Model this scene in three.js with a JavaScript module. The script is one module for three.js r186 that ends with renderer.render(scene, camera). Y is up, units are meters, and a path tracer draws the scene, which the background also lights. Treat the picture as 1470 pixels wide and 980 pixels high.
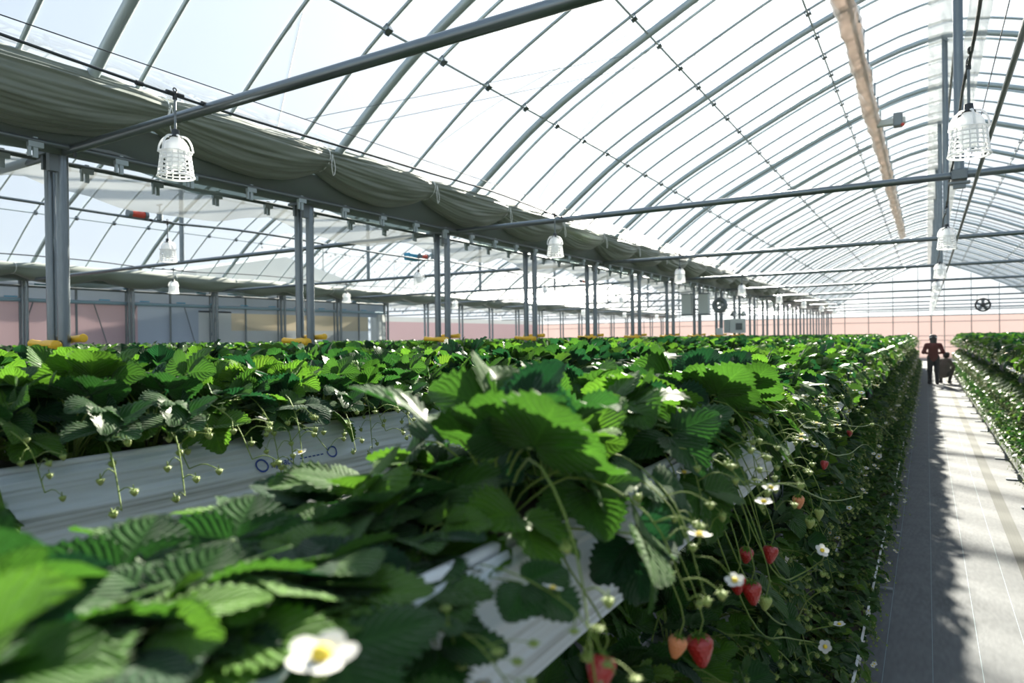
import * as THREE from 'three';
import { mergeGeometries, mergeVertices } from 'three/addons/utils/BufferGeometryUtils.js';
import { MarchingCubes } from 'three/addons/objects/MarchingCubes.js';
import { RoundedBoxGeometry } from 'three/addons/geometries/RoundedBoxGeometry.js';
import { ImprovedNoise } from 'three/addons/math/ImprovedNoise.js';

// ------------------------------------------------------------------ camera, sky, sun, exposure
const EYE = 1.69;                                   // camera height above the aisle floor
const YAW = 31.3 * Math.PI / 180;                   // the rows run along -z; the camera looks this far to their left
const scene = new THREE.Scene();
const camera = new THREE.PerspectiveCamera(53.13, 1.5, 0.05, 2000);
camera.position.set(0, EYE, 0);
camera.rotation.order = 'YXZ';
camera.rotation.set(-0.29 * Math.PI / 180, YAW, -0.69 * Math.PI / 180);
camera.focus = 3.4;
camera.userData.fStop = 2.6;
scene.add(camera);

const renderer = new THREE.WebGLRenderer();
renderer.toneMapping = THREE.LinearToneMapping;
renderer.toneMappingExposure = 1.0;
renderer.shadowMap.enabled = true;

const SUN_AZ = 11.5 * Math.PI / 180, SUN_EL = 26 * Math.PI / 180;   // left of the row direction, above the horizon
const sunDir = new THREE.Vector3(-Math.sin(SUN_AZ) * Math.cos(SUN_EL), Math.sin(SUN_EL), -Math.cos(SUN_AZ) * Math.cos(SUN_EL));
const sun = new THREE.DirectionalLight(new THREE.Color().setRGB(1, 0.92, 0.77), 38);
sun.name = 'sun';
sun.position.copy(sunDir).multiplyScalar(60);
sun.target.position.set(0, 0, 0);
sun.castShadow = true;
sun.shadow.radius = 2.2;
sun.shadow.mapSize.set(4096, 4096);
Object.assign(sun.shadow.camera, { left: -40, right: 40, top: 40, bottom: -40, near: 1, far: 160 });
scene.add(sun, sun.target);

{ // hazy winter sky: pale at the horizon, blue above, bright round the sun
  const W = 512, H = 256, data = new Float32Array(W * H * 4), v = new THREE.Vector3();
  for (let j = 0; j < H; j++) for (let i = 0; i < W; i++) {
    const el = ((j + 0.5) / H - 0.5) * Math.PI, az = ((i + 0.5) / W - 0.5) * 2 * Math.PI;
    v.set(Math.cos(az) * Math.cos(el), Math.sin(el), Math.sin(az) * Math.cos(el));
    const up = Math.max(0, v.y), t = Math.pow(up, 0.55), ang = Math.acos(Math.min(1, v.dot(sunDir))) * 180 / Math.PI;
    const glow = 2.4 * Math.exp(-ang / 11) + 0.95 * Math.exp(-ang / 46);
    const o = (j * W + i) * 4;
    const c = [0.48 + (0.19 - 0.48) * t, 0.58 + (0.37 - 0.58) * t, 0.66 + (0.66 - 0.66) * t];
    data[o] = c[0] + glow; data[o + 1] = c[1] + glow * 0.97; data[o + 2] = c[2] + glow * 0.9; data[o + 3] = 1;
  }
  const sky = new THREE.DataTexture(data, W, H, THREE.RGBAFormat, THREE.FloatType);
  sky.mapping = THREE.EquirectangularReflectionMapping;
  sky.magFilter = THREE.LinearFilter;
  sky.needsUpdate = true;
  scene.background = sky;
  scene.environment = sky;
  scene.backgroundIntensity = 1.0;
}

// ------------------------------------------------------------------ helpers
function mulberry(a) { return () => { a = (a + 0x6d2b79f5) | 0; let t = Math.imul(a ^ (a >>> 15), 1 | a); t = (t + Math.imul(t ^ (t >>> 7), 61 | t)) ^ t; return ((t ^ (t >>> 14)) >>> 0) / 4294967296; }; }
const noise3 = new ImprovedNoise();
const nz = (x, y = 0.37, z = 0.71) => noise3.noise(x, y, z);
const V3 = (x, y, z) => new THREE.Vector3(x, y, z);
const P = (X, y, d) => V3(X, y, -d);                       // across, up, along the rows
const lerp = THREE.MathUtils.lerp, clamp = THREE.MathUtils.clamp;
const rgb = (r, g, b) => new THREE.Color().setRGB(r, g, b);
const taken = {};
function numbered(name) { const n = taken[name] = (taken[name] ?? -1) + 1; return n ? `${name}_${String(n).padStart(3, '0')}` : name; }
function shade(o) { o.castShadow = o.receiveShadow = true; return o; }
function tag(o, label, category, group) { o.userData.label = label; o.userData.category = category; if (group) o.userData.group = group; return o; }
function thing(name, label, category, pos = [0, 0, 0], group) {
  const o = new THREE.Group(); o.name = numbered(name); o.position.set(...pos); scene.add(o);
  return tag(o, label, category, group);
}
function structure(name, label, category, geo, mat) {
  const o = geo ? shade(new THREE.Mesh(geo, mat)) : new THREE.Group();
  o.name = name; scene.add(o); o.userData.kind = 'structure';
  return tag(o, label, category);
}
function part(parent, name, geo, mat, label) {
  const m = shade(new THREE.Mesh(geo, mat)); m.name = name; parent.add(m);
  if (label) m.userData.label = label;
  return m;
}
function merged(list) {
  const keep = list.map((g) => { const c = g.index ? g.toNonIndexed() : g; for (const k of Object.keys(c.attributes)) if (!['position', 'normal', 'uv'].includes(k)) c.deleteAttribute(k); return c; });
  return keep.length === 1 ? keep[0] : mergeGeometries(keep);
}
function rod(a, b, r, seg = 10, r2 = r) {                   // a pipe from a to b
  const dir = b.clone().sub(a), len = dir.length(), g = new THREE.CylinderGeometry(r2, r, len, seg, 1);
  g.applyQuaternion(new THREE.Quaternion().setFromUnitVectors(V3(0, 1, 0), dir.normalize()));
  g.translate((a.x + b.x) / 2, (a.y + b.y) / 2, (a.z + b.z) / 2);
  return g;
}
function box(w, h, d, x = 0, y = 0, z = 0, bevel = 0) {
  const g = bevel ? new RoundedBoxGeometry(w, h, d, 2, bevel) : new THREE.BoxGeometry(w, h, d);
  return g.translate(x, y, z);
}
function tube(points, r, seg, radial = 6, closed = false) { return new THREE.TubeGeometry(new THREE.CatmullRomCurve3(points, closed), seg ?? points.length * 4, r, radial, closed); }
function gridGeo(nu, nv, f, uvScale) {                      // an indexed sheet, f(u, v) -> Vector3 for u, v in 0..1
  const pos = [], uv = [], idx = [];
  for (let j = 0; j <= nv; j++) for (let i = 0; i <= nu; i++) {
    const p = f(i / nu, j / nv); pos.push(p.x, p.y, p.z);
    const s = uvScale ? uvScale(i / nu, j / nv, p) : [i / nu, j / nv]; uv.push(s[0], s[1]);
  }
  for (let j = 0; j < nv; j++) for (let i = 0; i < nu; i++) { const a = j * (nu + 1) + i, b = a + 1, c = a + nu + 1, d = c + 1; idx.push(a, b, d, a, d, c); }
  const g = new THREE.BufferGeometry();
  g.setAttribute('position', new THREE.Float32BufferAttribute(pos, 3));
  g.setAttribute('uv', new THREE.Float32BufferAttribute(uv, 2));
  g.setIndex(idx); g.computeVertexNormals();
  return g;
}
function dataTex(W, H, f, srgb = false) {
  const data = new Uint8Array(W * H * 4);
  for (let j = 0; j < H; j++) for (let i = 0; i < W; i++) { const c = f((i + 0.5) / W, (j + 0.5) / H); data.set([c[0], c[1] ?? c[0], c[2] ?? c[0]].map((x) => clamp(Math.round(x * 255), 0, 255)), (j * W + i) * 4); data[(j * W + i) * 4 + 3] = 255; }
  const t = new THREE.DataTexture(data, W, H); t.magFilter = THREE.LinearFilter; t.wrapS = t.wrapT = THREE.RepeatWrapping; if (srgb) t.colorSpace = THREE.SRGBColorSpace; t.needsUpdate = true;
  return t;
}
const std = (o) => new THREE.MeshStandardMaterial(o), phy = (o) => new THREE.MeshPhysicalMaterial(o);
const tiled = (x, y, sx, sy, z) => {                        // noise that repeats over the unit square
  const a = (dx, dy) => nz((x + dx) * sx, (y + dy) * sy, z);
  return a(0, 0) * (1 - x) * (1 - y) + a(-1, 0) * x * (1 - y) + a(0, -1) * (1 - x) * y + a(-1, -1) * x * y;
};

// ------------------------------------------------------------------ materials
const M = {};
{
  const galv = dataTex(128, 128, (u, v) => { const n = tiled(u, v, 9, 9, 1.3) * 0.5 + tiled(u, v, 40, 40, 4.1) * 0.5; const c = 0.8 + n * 0.3; return [c, c, c]; });
  M.steel = std({ color: rgb(0.2, 0.24, 0.27), metalness: 0.8, roughness: 0.3, map: galv, name: 'galvanised steel' });
  M.steelDark = std({ color: rgb(0.16, 0.19, 0.21), metalness: 0.6, roughness: 0.45, name: 'dull steel' });
  M.steelRafter = std({ color: rgb(0.36, 0.43, 0.47), metalness: 0.4, roughness: 0.5, name: 'rafter pipe' });
  M.wire = std({ color: rgb(0.03, 0.04, 0.05), roughness: 0.5, name: 'black cable' });
  M.paleWire = std({ color: rgb(0.75, 0.78, 0.8), roughness: 0.5, name: 'white cord' });
  M.roofFilm = phy({ color: rgb(0.96, 0.98, 0.99), transmission: 0.94, roughness: 0.17, thickness: 0, ior: 1.3, side: THREE.DoubleSide, name: 'roof film' });
  M.clearFilm = phy({ color: rgb(0.3, 0.37, 0.36), transmission: 0.65, roughness: 0.5, thickness: 0, ior: 1.35, side: THREE.DoubleSide, name: 'loose clear film' });
  M.whiteFilm = phy({ color: rgb(0.6, 0.63, 0.64), transmission: 0.62, roughness: 0.5, thickness: 0, ior: 1.35, side: THREE.DoubleSide, name: 'milky film' });
  M.curtain = phy({ color: rgb(0.18, 0.215, 0.185), transmission: 0.28, roughness: 0.8, thickness: 0, clearcoat: 0.5, clearcoatRoughness: 0.35, side: THREE.DoubleSide, name: 'curtain film' });
  M.ventRoll = phy({ color: rgb(0.6, 0.52, 0.47), transmission: 0.7, roughness: 0.55, thickness: 0, side: THREE.DoubleSide, name: 'dusty film roll' });
  M.pinkFilm = phy({ color: rgb(0.5, 0.36, 0.38), transmission: 0.25, roughness: 0.92, thickness: 0, ior: 1.2, side: THREE.DoubleSide, name: 'pink film' });
  M.greyFilm = phy({ color: rgb(0.36, 0.42, 0.5), transmission: 0.3, roughness: 0.9, thickness: 0, ior: 1.2, side: THREE.DoubleSide, name: 'blue grey film' });
  M.creamFilm = phy({ color: rgb(0.62, 0.54, 0.4), transmission: 0.3, roughness: 0.95, thickness: 0, ior: 1.2, side: THREE.DoubleSide, name: 'cream film' });
  M.paleFilm = phy({ color: rgb(0.55, 0.58, 0.58), transmission: 0.3, roughness: 0.9, thickness: 0, ior: 1.2, side: THREE.DoubleSide, name: 'pale film' });
  const creaseTex = dataTex(256, 256, (u, v) => { const a = tiled(u, v, 3, 26, 2.2), b = tiled(u, v, 14, 14, 7.7); const c = 0.5 + a * 0.45 + b * 0.2; return [c]; });
  creaseTex.repeat.set(0.8, 3);
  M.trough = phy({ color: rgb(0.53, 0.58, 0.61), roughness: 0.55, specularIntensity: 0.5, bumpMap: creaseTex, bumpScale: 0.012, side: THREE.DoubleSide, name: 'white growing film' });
  M.gutterWhite = std({ color: rgb(0.6, 0.62, 0.63), roughness: 0.4, name: 'white plastic channel' });
  M.soil = std({ color: rgb(0.06, 0.048, 0.036), roughness: 0.95, name: 'dark growing medium' });
  M.yellow = std({ color: rgb(0.85, 0.5, 0.02), roughness: 0.45, name: 'yellow plastic' });
  M.lampPlastic = phy({ color: rgb(0.95, 0.96, 0.97), transmission: 0.55, roughness: 0.85, thickness: 0, ior: 1.3, side: THREE.DoubleSide, name: 'white translucent plastic' });
  M.bulb = phy({ color: rgb(0.9, 0.93, 0.95), transmission: 0.4, roughness: 0.8, thickness: 0, name: 'frosted bulb' });
  M.blackPlastic = std({ color: rgb(0.02, 0.025, 0.03), roughness: 0.5, name: 'black plastic' });
  M.greyBox = std({ color: rgb(0.5, 0.54, 0.54), roughness: 0.5, name: 'grey enclosure' });
  M.screen = std({ color: rgb(0.03, 0.05, 0.06), roughness: 0.15, name: 'dark display' });
  M.red = std({ color: rgb(0.5, 0.05, 0.03), roughness: 0.5, name: 'red plastic' });
  M.blue = std({ color: rgb(0.05, 0.3, 0.5), roughness: 0.5, name: 'blue plastic' });
  M.earth = std({ color: rgb(0.12, 0.11, 0.09), roughness: 1, name: 'outdoor ground' });
  // leaf: veins and fine mottling only
  const vein = (u, v) => {
    const s = Math.abs(u - 0.5) * 2, mid = Math.exp(-Math.pow(s / 0.035, 2));
    const k = (v - 0.42 * s) * 8.5, f = Math.abs(k - Math.round(k)) / 8.5, lat = Math.exp(-Math.pow(f / 0.012, 2)) * (s < 0.97 ? 1 : 0);
    return Math.min(1, mid + 0.65 * lat);
  };
  const leafMap = dataTex(256, 256, (u, v) => { const n = 0.5 * tiled(u, v, 7, 7, 3.3) + 0.35 * tiled(u, v, 30, 30, 9.1), k = vein(u, v) * 0.28; const c = 0.78 + n * 0.35; return [c * 0.95 + k, c + k, c * 0.9 + k * 0.6]; });
  const leafBump = dataTex(256, 256, (u, v) => {
    const s = Math.abs(u - 0.5) * 2, k = (v - 0.42 * s) * 8.5, quilt = Math.abs(Math.sin(Math.PI * k)); return [0.25 + 0.6 * quilt * Math.min(1, s * 3) + 0.12 * tiled(u, v, 34, 34, 5.2) - 0.2 * vein(u, v)];
  });
  const tones = [[0.048, 0.135, 0.016], [0.026, 0.095, 0.017], [0.011, 0.06, 0.019], [0.09, 0.215, 0.02], [0.14, 0.28, 0.026]];
  M.leaf = tones.map(([r, g, b], i) => phy({ color: rgb(r, g, b), transmission: 0.5, roughness: 0.95, thickness: 0, ior: 1.3, specularIntensity: 0.2, clearcoat: 0.2, clearcoatRoughness: 0.28, map: leafMap, bumpMap: leafBump, bumpScale: 0.0032, side: THREE.DoubleSide, name: 'strawberry leaf ' + i }));
  M.stem = phy({ color: rgb(0.14, 0.22, 0.02), transmission: 0.25, roughness: 0.9, thickness: 0, name: 'green stem' });
  M.petal = phy({ color: rgb(0.68, 0.68, 0.65), transmission: 0.35, roughness: 0.9, thickness: 0, side: THREE.DoubleSide, name: 'white petal' });
  M.pollen = std({ color: rgb(0.75, 0.55, 0.05), roughness: 0.8, name: 'yellow flower centre' });
  const seeds = dataTex(128, 128, (u, v) => { const a = u * 14, b = v * 9, fu = a + (Math.floor(b) % 2) * 0.5; const d = Math.hypot(fu - Math.floor(fu) - 0.5, (b - Math.floor(b) - 0.5) * 0.9); return d < 0.16 ? [1, 0.8, 0.45] : [0.92, 0.92, 0.92]; });
  const pits = dataTex(128, 128, (u, v) => { const a = u * 14, b = v * 9, fu = a + (Math.floor(b) % 2) * 0.5; const d = Math.hypot(fu - Math.floor(fu) - 0.5, (b - Math.floor(b) - 0.5) * 0.9); return [clamp(d * 2.2, 0.1, 1)]; });
  M.berryRed = phy({ color: rgb(0.33, 0.01, 0.008), roughness: 0.4, clearcoat: 0.5, clearcoatRoughness: 0.25, map: seeds, bumpMap: pits, bumpScale: 0.0015, name: 'ripe strawberry' });
  M.berryGreen = phy({ color: rgb(0.3, 0.38, 0.1), roughness: 0.5, map: seeds, bumpMap: pits, bumpScale: 0.001, name: 'unripe strawberry' });
  M.berryPink = phy({ color: rgb(0.65, 0.24, 0.1), roughness: 0.45, map: seeds, bumpMap: pits, bumpScale: 0.001, name: 'half ripe strawberry' });
}

// ------------------------------------------------------------------ the building's measures (metres; h = above the eye)
const BAY = 2.48, D0 = 2.72, END = 54, BACK = -6;           // spacing of the posts, distance of the first pair, ends of the house
const HALF = 6.05, RIDGE = 0.25, SPAN = 2 * HALF;           // half the width of a span
const EAVES = [RIDGE - HALF, RIDGE - 3 * HALF, RIDGE - 5 * HALF];
const BEAM_Y = EYE + 1.48;
const ROOF = [[0, 4.66], [0.5, 4.58], [1.5, 4.24], [3, 3.55], [4.35, 2.85], [5.15, 2.28], [5.7, 1.84], [6.05, 1.58]];
const roofSpline = new THREE.CatmullRomCurve3(ROOF.map(([x, h]) => V3(x, EYE + h, 0)));
const roofPts = roofSpline.getPoints(120);
function roofY(off) { const o = Math.min(Math.abs(off), HALF); for (let i = 1; i < roofPts.length; i++) if (roofPts[i].x >= o) { const a = roofPts[i - 1], b = roofPts[i]; return lerp(a.y, b.y, (o - a.x) / (b.x - a.x || 1)); } return roofPts[120].y; }
const ARCHES = []; for (let k = -3; D0 + BAY * k < END - 0.5; k++) ARCHES.push(D0 + BAY * k);
const BEAMS = ARCHES.filter((_, i) => (i - 3) % 2 === 0);

// ------------------------------------------------------------------ floor
{
  const weave = dataTex(512, 512, (u, v) => { const n = tiled(u, v, 4, 4, 1.1) * 0.35 + tiled(u, v, 90, 22, 3.7) * 0.55 + tiled(u, v, 12, 9, 8.8) * 0.3; const c = 0.8 + n * 0.32; return [c, c, c * 1.0]; });
  weave.repeat.set(0.6, 0.6);
  const bumps = weave.clone(); bumps.repeat.set(1.3, 1.3);
  const sheet = phy({ color: rgb(0.165, 0.175, 0.185), roughness: 0.95, specularIntensity: 0.25, map: weave, bumpMap: bumps, bumpScale: 0.004, name: 'woven ground sheet' });
  const f = structure('floor', 'grey woven ground sheet covering the greenhouse floor', 'floor');
  const X0 = -30.5, X1 = 6.6;
  const g = gridGeo(40, 60, (u, v) => P(lerp(X0, X1, u), 0, lerp(BACK - 1, END, v)), (u, v, p) => [p.x, -p.z]);
  part(f, 'ground_sheet', g, sheet);
  const line = std({ color: rgb(0.2, 0.27, 0.3), roughness: 0.9, name: 'woven pale blue line' });
  for (let k = -1; k < 4; k++) part(f, 'guide_line', box(0.0028, 0.0012, 50, -0.2 + k * 0.212, 0.0012, -22), line, 'thin pale blue line woven in the ground sheet');
  part(f, 'dark_band', box(0.1, 0.0016, 52, 0.6, 0.001, -23), phy({ color: rgb(0.1, 0.105, 0.1), roughness: 0.95, specularIntensity: 0.25, map: weave, name: 'darker band of the sheet' }), 'darker band running along the ground sheet');  // a darker strip running the length of the sheet
  const e = structure('ground_outside', 'bare earth outside the greenhouse', 'ground', new THREE.PlaneGeometry(600, 600).rotateX(-Math.PI / 2).translate(0, -0.06, 0), M.earth);
}

// ------------------------------------------------------------------ roof: film, arches, rafters, purlins
function makeRoof(n, ridge, d0, d1, name, label) {
  const c = structure(name, label, 'roof');
  const prof = []; for (let i = 0; i <= 48; i++) { const o = lerp(-5.82, 5.82, i / 48); prof.push([ridge + o, roofY(o)]); }
  const curve = (lift) => new THREE.CatmullRomCurve3(prof.map(([x, y]) => V3(x, y + lift, 0)));
  const cFilm = gridGeo(48, 30, (u, v) => { const p = prof[Math.round(u * 48)]; return P(p[0], p[1] + 0.06, lerp(d0, d1, v)); });
  part(c, 'film_cover', cFilm, M.roofFilm, 'clear plastic film cover');
  const thick = new THREE.TubeGeometry(curve(-0.02), n ? 24 : 44, 0.046, n ? 6 : 8), thin = new THREE.TubeGeometry(curve(0.02), n ? 24 : 44, 0.019, 5);
  for (const d of ARCHES) {
    if (d < d0 || d > d1) continue;
    part(c, 'arch', thick, M.steelRafter).position.z = -d;
    for (let j = 0; j < 3; j++) { const dd = d + 0.35 + 0.827 * j; if (dd < d1) part(c, 'rafter', thin, M.steelRafter).position.z = -dd; }
  }
  for (const s of [-1, 1]) for (const off of [1.55, 3.0, 4.4]) {
    const x = ridge + s * off, y = roofY(off) - 0.03;
    const p = part(c, 'purlin', rod(P(x, y, d0), P(x, y, d1), 0.013, 6), M.steelRafter);
    const tilt = Math.atan2(roofY(off + 0.1) - roofY(off - 0.1), 0.2) * s, far = [];
    const clip = merged([box(0.075, 0.012, 0.05, 0, 0.035, 0), box(0.012, 0.07, 0.05, -0.03, 0, 0), box(0.012, 0.07, 0.05, 0.03, 0, 0), box(0.05, 0.012, 0.07, 0, -0.02, 0)]).rotateZ(tilt);
    for (const d of ARCHES) for (let j = 0; j < 4; j++) {
      const dd = d + [0, 0.35, 1.177, 2.004][j]; if (dd < d0 || dd > d1) continue;
      if (!n && dd < 14 && dd > 0) { const m = part(p, 'clip', clip, M.steel); m.position.set(x, y + 0.01, -dd); } else far.push(clip.clone().translate(x, y + 0.01, -dd));
    }
    if (far.length) part(p, 'far_clips', merged(far), M.steel).userData.kind = 'stuff';
  }
  part(c, 'ridge_pipe', rod(P(ridge + 0.16, roofY(0) - 0.12, d0), P(ridge + 0.16, roofY(0) - 0.12, d1), 0.024, 8), M.steelDark);
  return c;
}
const roofs = [
  makeRoof(0, RIDGE, BACK, END, 'ceiling', 'arched clear film roof over the aisle on steel pipe hoops'),
  makeRoof(1, RIDGE - SPAN, BACK, END, 'ceiling_001', 'arched clear film roof beyond the long gutter with rolled curtain'),
  makeRoof(2, RIDGE - 2 * SPAN, 20.4, END, 'ceiling_002', 'far arched film roof past the pale partition'),
];
{ // straps over the film of the first span, each on a slant between two eaves
  const strap = std({ color: rgb(0.85, 0.87, 0.88), roughness: 0.6, name: 'white strap' });
  for (let k = 0; k < 9; k++) for (const s of [1, -1]) {
    const pts = []; for (let i = 0; i <= 24; i++) { const o = lerp(-HALF + 0.2, 0.2, i / 24); pts.push(P(RIDGE + o, roofY(o) + 0.075, 1.2 + k * 2.48 * 2 + s * i / 24 * 3.2 + (s < 0 ? 3.4 : 0))); }
    part(roofs[0], 'hold_down_strap', tube(pts, 0.006, 30, 4), strap);
  }
}
{ // milky film along the ridge and a rolled-up vent film beside it
  const ridgeFilm = (x0, x1, drop, seed, w) => gridGeo(12, 260, (u, v) => {
    const d = lerp(-2, END, v), x = lerp(x0, x1, u);
    return P(x + 0.02 * nz(d * 1.7, u * 3, seed), roofY(x - RIDGE) - drop - 0.035 * nz(d * 2.1, u * 5, seed + 3) - 0.03 * Math.abs(nz(d * 0.9, u * 2, seed + 8)), d);
  });
  const a = part(roofs[0], 'ridge_film', merged([ridgeFilm(0.05, 0.42, 0.1, 1.1)]), M.whiteFilm, 'wrinkled milky film strip under the ridge');
  part(roofs[0], 'ridge_film', ridgeFilm(0.53, 0.8, 0.1, 5.1), M.whiteFilm, 'wrinkled milky film strip under the ridge');
  const roll = gridGeo(14, 300, (u, v) => {
    const d = lerp(0, 34, v), a = u * Math.PI * 2, r = 0.115 + 0.05 * nz(d * 1.6, Math.cos(a) * 1.3, Math.sin(a) * 1.3) + 0.008 * Math.sin(d * 17 + 3 * a);
    return P(-0.87 + Math.cos(a) * r * 1.1, roofY(1.2) - 0.17 + Math.sin(a) * r, d);
  });
  const t = thing('vent_film_roll', 'dusty brown rolled vent film hanging under the roof near the ridge', 'film roll');
  part(t, 'film_roll', roll, M.ventRoll);
  part(t, 'winding_pipe', rod(P(-0.82, roofY(1.2) - 0.17, 0), P(-0.82, roofY(1.2) - 0.17, 34), 0.03, 8), M.steelRafter);
  for (let d = 1.2; d < 33; d += 0.827) part(t, 'clip', box(0.03, 0.22, 0.035, -0.75, roofY(1.1) - 0.1, -d), M.steel);
}

const ORD = ['zero', 'one', 'two', 'three', 'four', 'five', 'six', 'seven', 'eight', 'nine', 'ten', 'eleven', 'twelve', 'thirteen', 'fourteen', 'fifteen', 'sixteen', 'seventeen', 'eighteen', 'nineteen', 'twenty', 'twenty-one', 'twenty-two'];
const counted = (n, unit, mark) => (n === 0 ? 'level with ' + mark : `${ORD[Math.abs(n)]} ${unit}${Math.abs(n) > 1 ? 's' : ''} ${n < 0 ? 'before' : 'beyond'} ${mark}`);

// ------------------------------------------------------------------ tie beams with king posts
const gutterBeams = (ridge, d, i, label, near) => {
  const t = thing('tie_beam', label, 'beam', [0, 0, 0], 'steel tie beams across the roof');
  part(t, 'pipe', rod(P(ridge - HALF, BEAM_Y, d), P(ridge + HALF, BEAM_Y, d), 0.035, near ? 16 : 8), M.steel);
  part(t, 'king_post', rod(P(ridge + 0.02, BEAM_Y + 0.03, d), P(ridge + 0.02, roofY(0) - 0.03, d), 0.042, 10), M.steel);
  if (near) {
    part(t, 'clamp', merged([box(0.13, 0.1, 0.12, ridge + 0.02, BEAM_Y, -d, 0.012), box(0.17, 0.02, 0.09, ridge + 0.02, BEAM_Y - 0.075, -d), box(0.1, 0.05, 0.06, ridge + 0.02, BEAM_Y - 0.1, -d)]), M.steelDark);
    part(t, 'bolt', rod(P(ridge - HALF + 0.28, BEAM_Y - 0.07, d), P(ridge - HALF + 0.28, BEAM_Y - 0.03, d), 0.012, 6), M.wire);
  }
};
BEAMS.forEach((d, i) => { if (d > 0) gutterBeams(RIDGE, d, i, 'steel tie beam above the aisle, ' + counted(Math.round((d - 32.48) / (2 * BAY)), 'beam', 'the black circulation fan'), d < 14); });
BEAMS.forEach((d, i) => { if (d > 2) gutterBeams(RIDGE - SPAN, d, i, 'steel tie beam beyond the long gutter, ' + counted(Math.round((d - 7.68) / (2 * BAY)), 'beam', 'the blue and red motor'), false); });
BEAMS.forEach((d, i) => { if (d > 20.4) gutterBeams(RIDGE - 2 * SPAN, d, i, 'far bay steel tie beam, ' + counted(Math.round((d - 17.6) / (2 * BAY)), 'beam', 'the pale partition'), false); });

// ------------------------------------------------------------------ twin posts with yellow sleeves
const sleeve = new THREE.LatheGeometry([[0, -0.2], [0.03, -0.2], [0.034, -0.19], [0.03, -0.17], [0.026, -0.02], [0.036, 0.03], [0.04, 0.17], [0.037, 0.2], [0, 0.2]].map(([r, y]) => new THREE.Vector2(r, y)), 14).rotateZ(Math.PI / 2);
function twinPost(x, d, label, near) {
  const t = thing('support_post', label, 'post', [x, 0, -d], 'twin steel posts under the gutters');
  for (const s of [-1, 1]) part(t, 'post', rod(P(s * 0.075, 0, 0), P(s * 0.09, EYE + 1.5, 0), 0.043, near ? 18 : 8), M.steel);
  part(t, 'head_plate', merged([box(0.32, 0.03, 0.16, 0, EYE + 1.485, 0), box(0.05, 0.16, 0.1, 0.09, EYE + 1.4, 0.05), box(0.03, 0.12, 0.12, -0.09, EYE + 1.42, 0)]), M.steelDark);
  if (near) for (const s of [-1, 1]) { const y = part(t, 'yellow_sleeve', sleeve, M.yellow, 'yellow plastic sleeve strapped across the posts'); y.position.set(-0.02 + s * 0.045, EYE + 0.012 + s * 0.018, s * -0.075); if (s < 0) y.rotation.y = Math.PI; y.rotation.z = 0.05; }
}
ARCHES.forEach((d) => { if (d > 0) twinPost(EAVES[0], d, 'twin steel posts under the long rolled curtain, ' + counted(Math.round((d - 25.04) / BAY), 'pair', 'the control box'), d < 26); });
ARCHES.forEach((d) => { if (d > 6) twinPost(EAVES[1], d, 'slim twin posts by the side wall gutter, ' + counted(Math.round((d - 20.08) / BAY), 'pair', 'the pale partition'), false); });

// ------------------------------------------------------------------ gutters, loose film below them, and rolled curtains
function gutter(x, d0, d1, near, label) {
  const t = thing('roof_gutter', label, 'gutter');
  const sec = new THREE.Shape([[-0.24, 0.26], [-0.2, 0.02], [-0.1, 0], [0.1, 0], [0.2, 0.02], [0.24, 0.26], [0.22, 0.26], [0.19, 0.035], [0.09, 0.015], [-0.09, 0.015], [-0.19, 0.035], [-0.22, 0.26]].map(([a, b]) => new THREE.Vector2(a, b)));
  part(t, 'channel', new THREE.ExtrudeGeometry(sec, { depth: d1 - d0, bevelEnabled: false }).translate(x, EYE + 1.5, -d1), M.steelDark);
  if (near) {
    for (const s of [-1, 1]) part(t, 'rail', rod(P(x + s * 0.26, EYE + 1.48, d0), P(x + s * 0.26, EYE + 1.48, d1), 0.02, 8), M.steelDark);
    const br = merged([box(0.02, 0.15, 0.03, 0, 0.01, 0), box(0.035, 0.04, 0.1, 0, 0.03, 0), box(0.02, 0.1, 0.02, 0, -0.01, 0.04)]);
    for (let d = 0.6; d < 30; d += 0.62) for (const s of [-1, 1]) { if (Math.abs(((d - D0) % BAY + BAY) % BAY) < 0.2) continue; part(t, 'bracket', br, M.steelRafter).position.set(x + s * 0.26, EYE + 1.42, -d); }
  }
  const va = gridGeo(6, near ? 420 : 160, (u, v) => {
    const d = lerp(d0, d1, v), ph = ((d - D0) / BAY) % 1, sag = Math.sin(Math.PI * (ph < 0 ? ph + 1 : ph));
    const drop = lerp(0, 0.34 + 0.1 * sag * sag + 0.04 * nz(d * 1.9, 2.2), u);
    return P(x + 0.3 + 0.05 * u + 0.05 * nz(d * 1.3, u * 2, 4) * u - 0.22 * u * u, EYE + 1.8 - drop, d);
  });
  part(t, 'loose_film', va, M.clearFilm, 'clear film hanging loose under the gutter');
  const vb = gridGeo(6, near ? 420 : 160, (u, v) => {
    const d = lerp(d0, d1, v), ph = ((d - D0) / BAY) % 1, sag = Math.sin(Math.PI * (ph < 0 ? ph + 1 : ph));
    return P(x - 0.32 - 0.28 * u - 0.06 * nz(d * 1.1, u * 2, 9), EYE + 1.5 - u * (0.1 + 0.16 * sag + 0.05 * nz(d * 2.3, 5)) , d);
  });
  part(t, 'loose_film', vb, M.whiteFilm, 'milky film sagging beside the gutter');
}
gutter(EAVES[0], 0.2, END, true, 'long grey roof gutter with brackets above the twin posts');
gutter(EAVES[1], 4, END, false, 'far roof gutter above the pink side wall');

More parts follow.
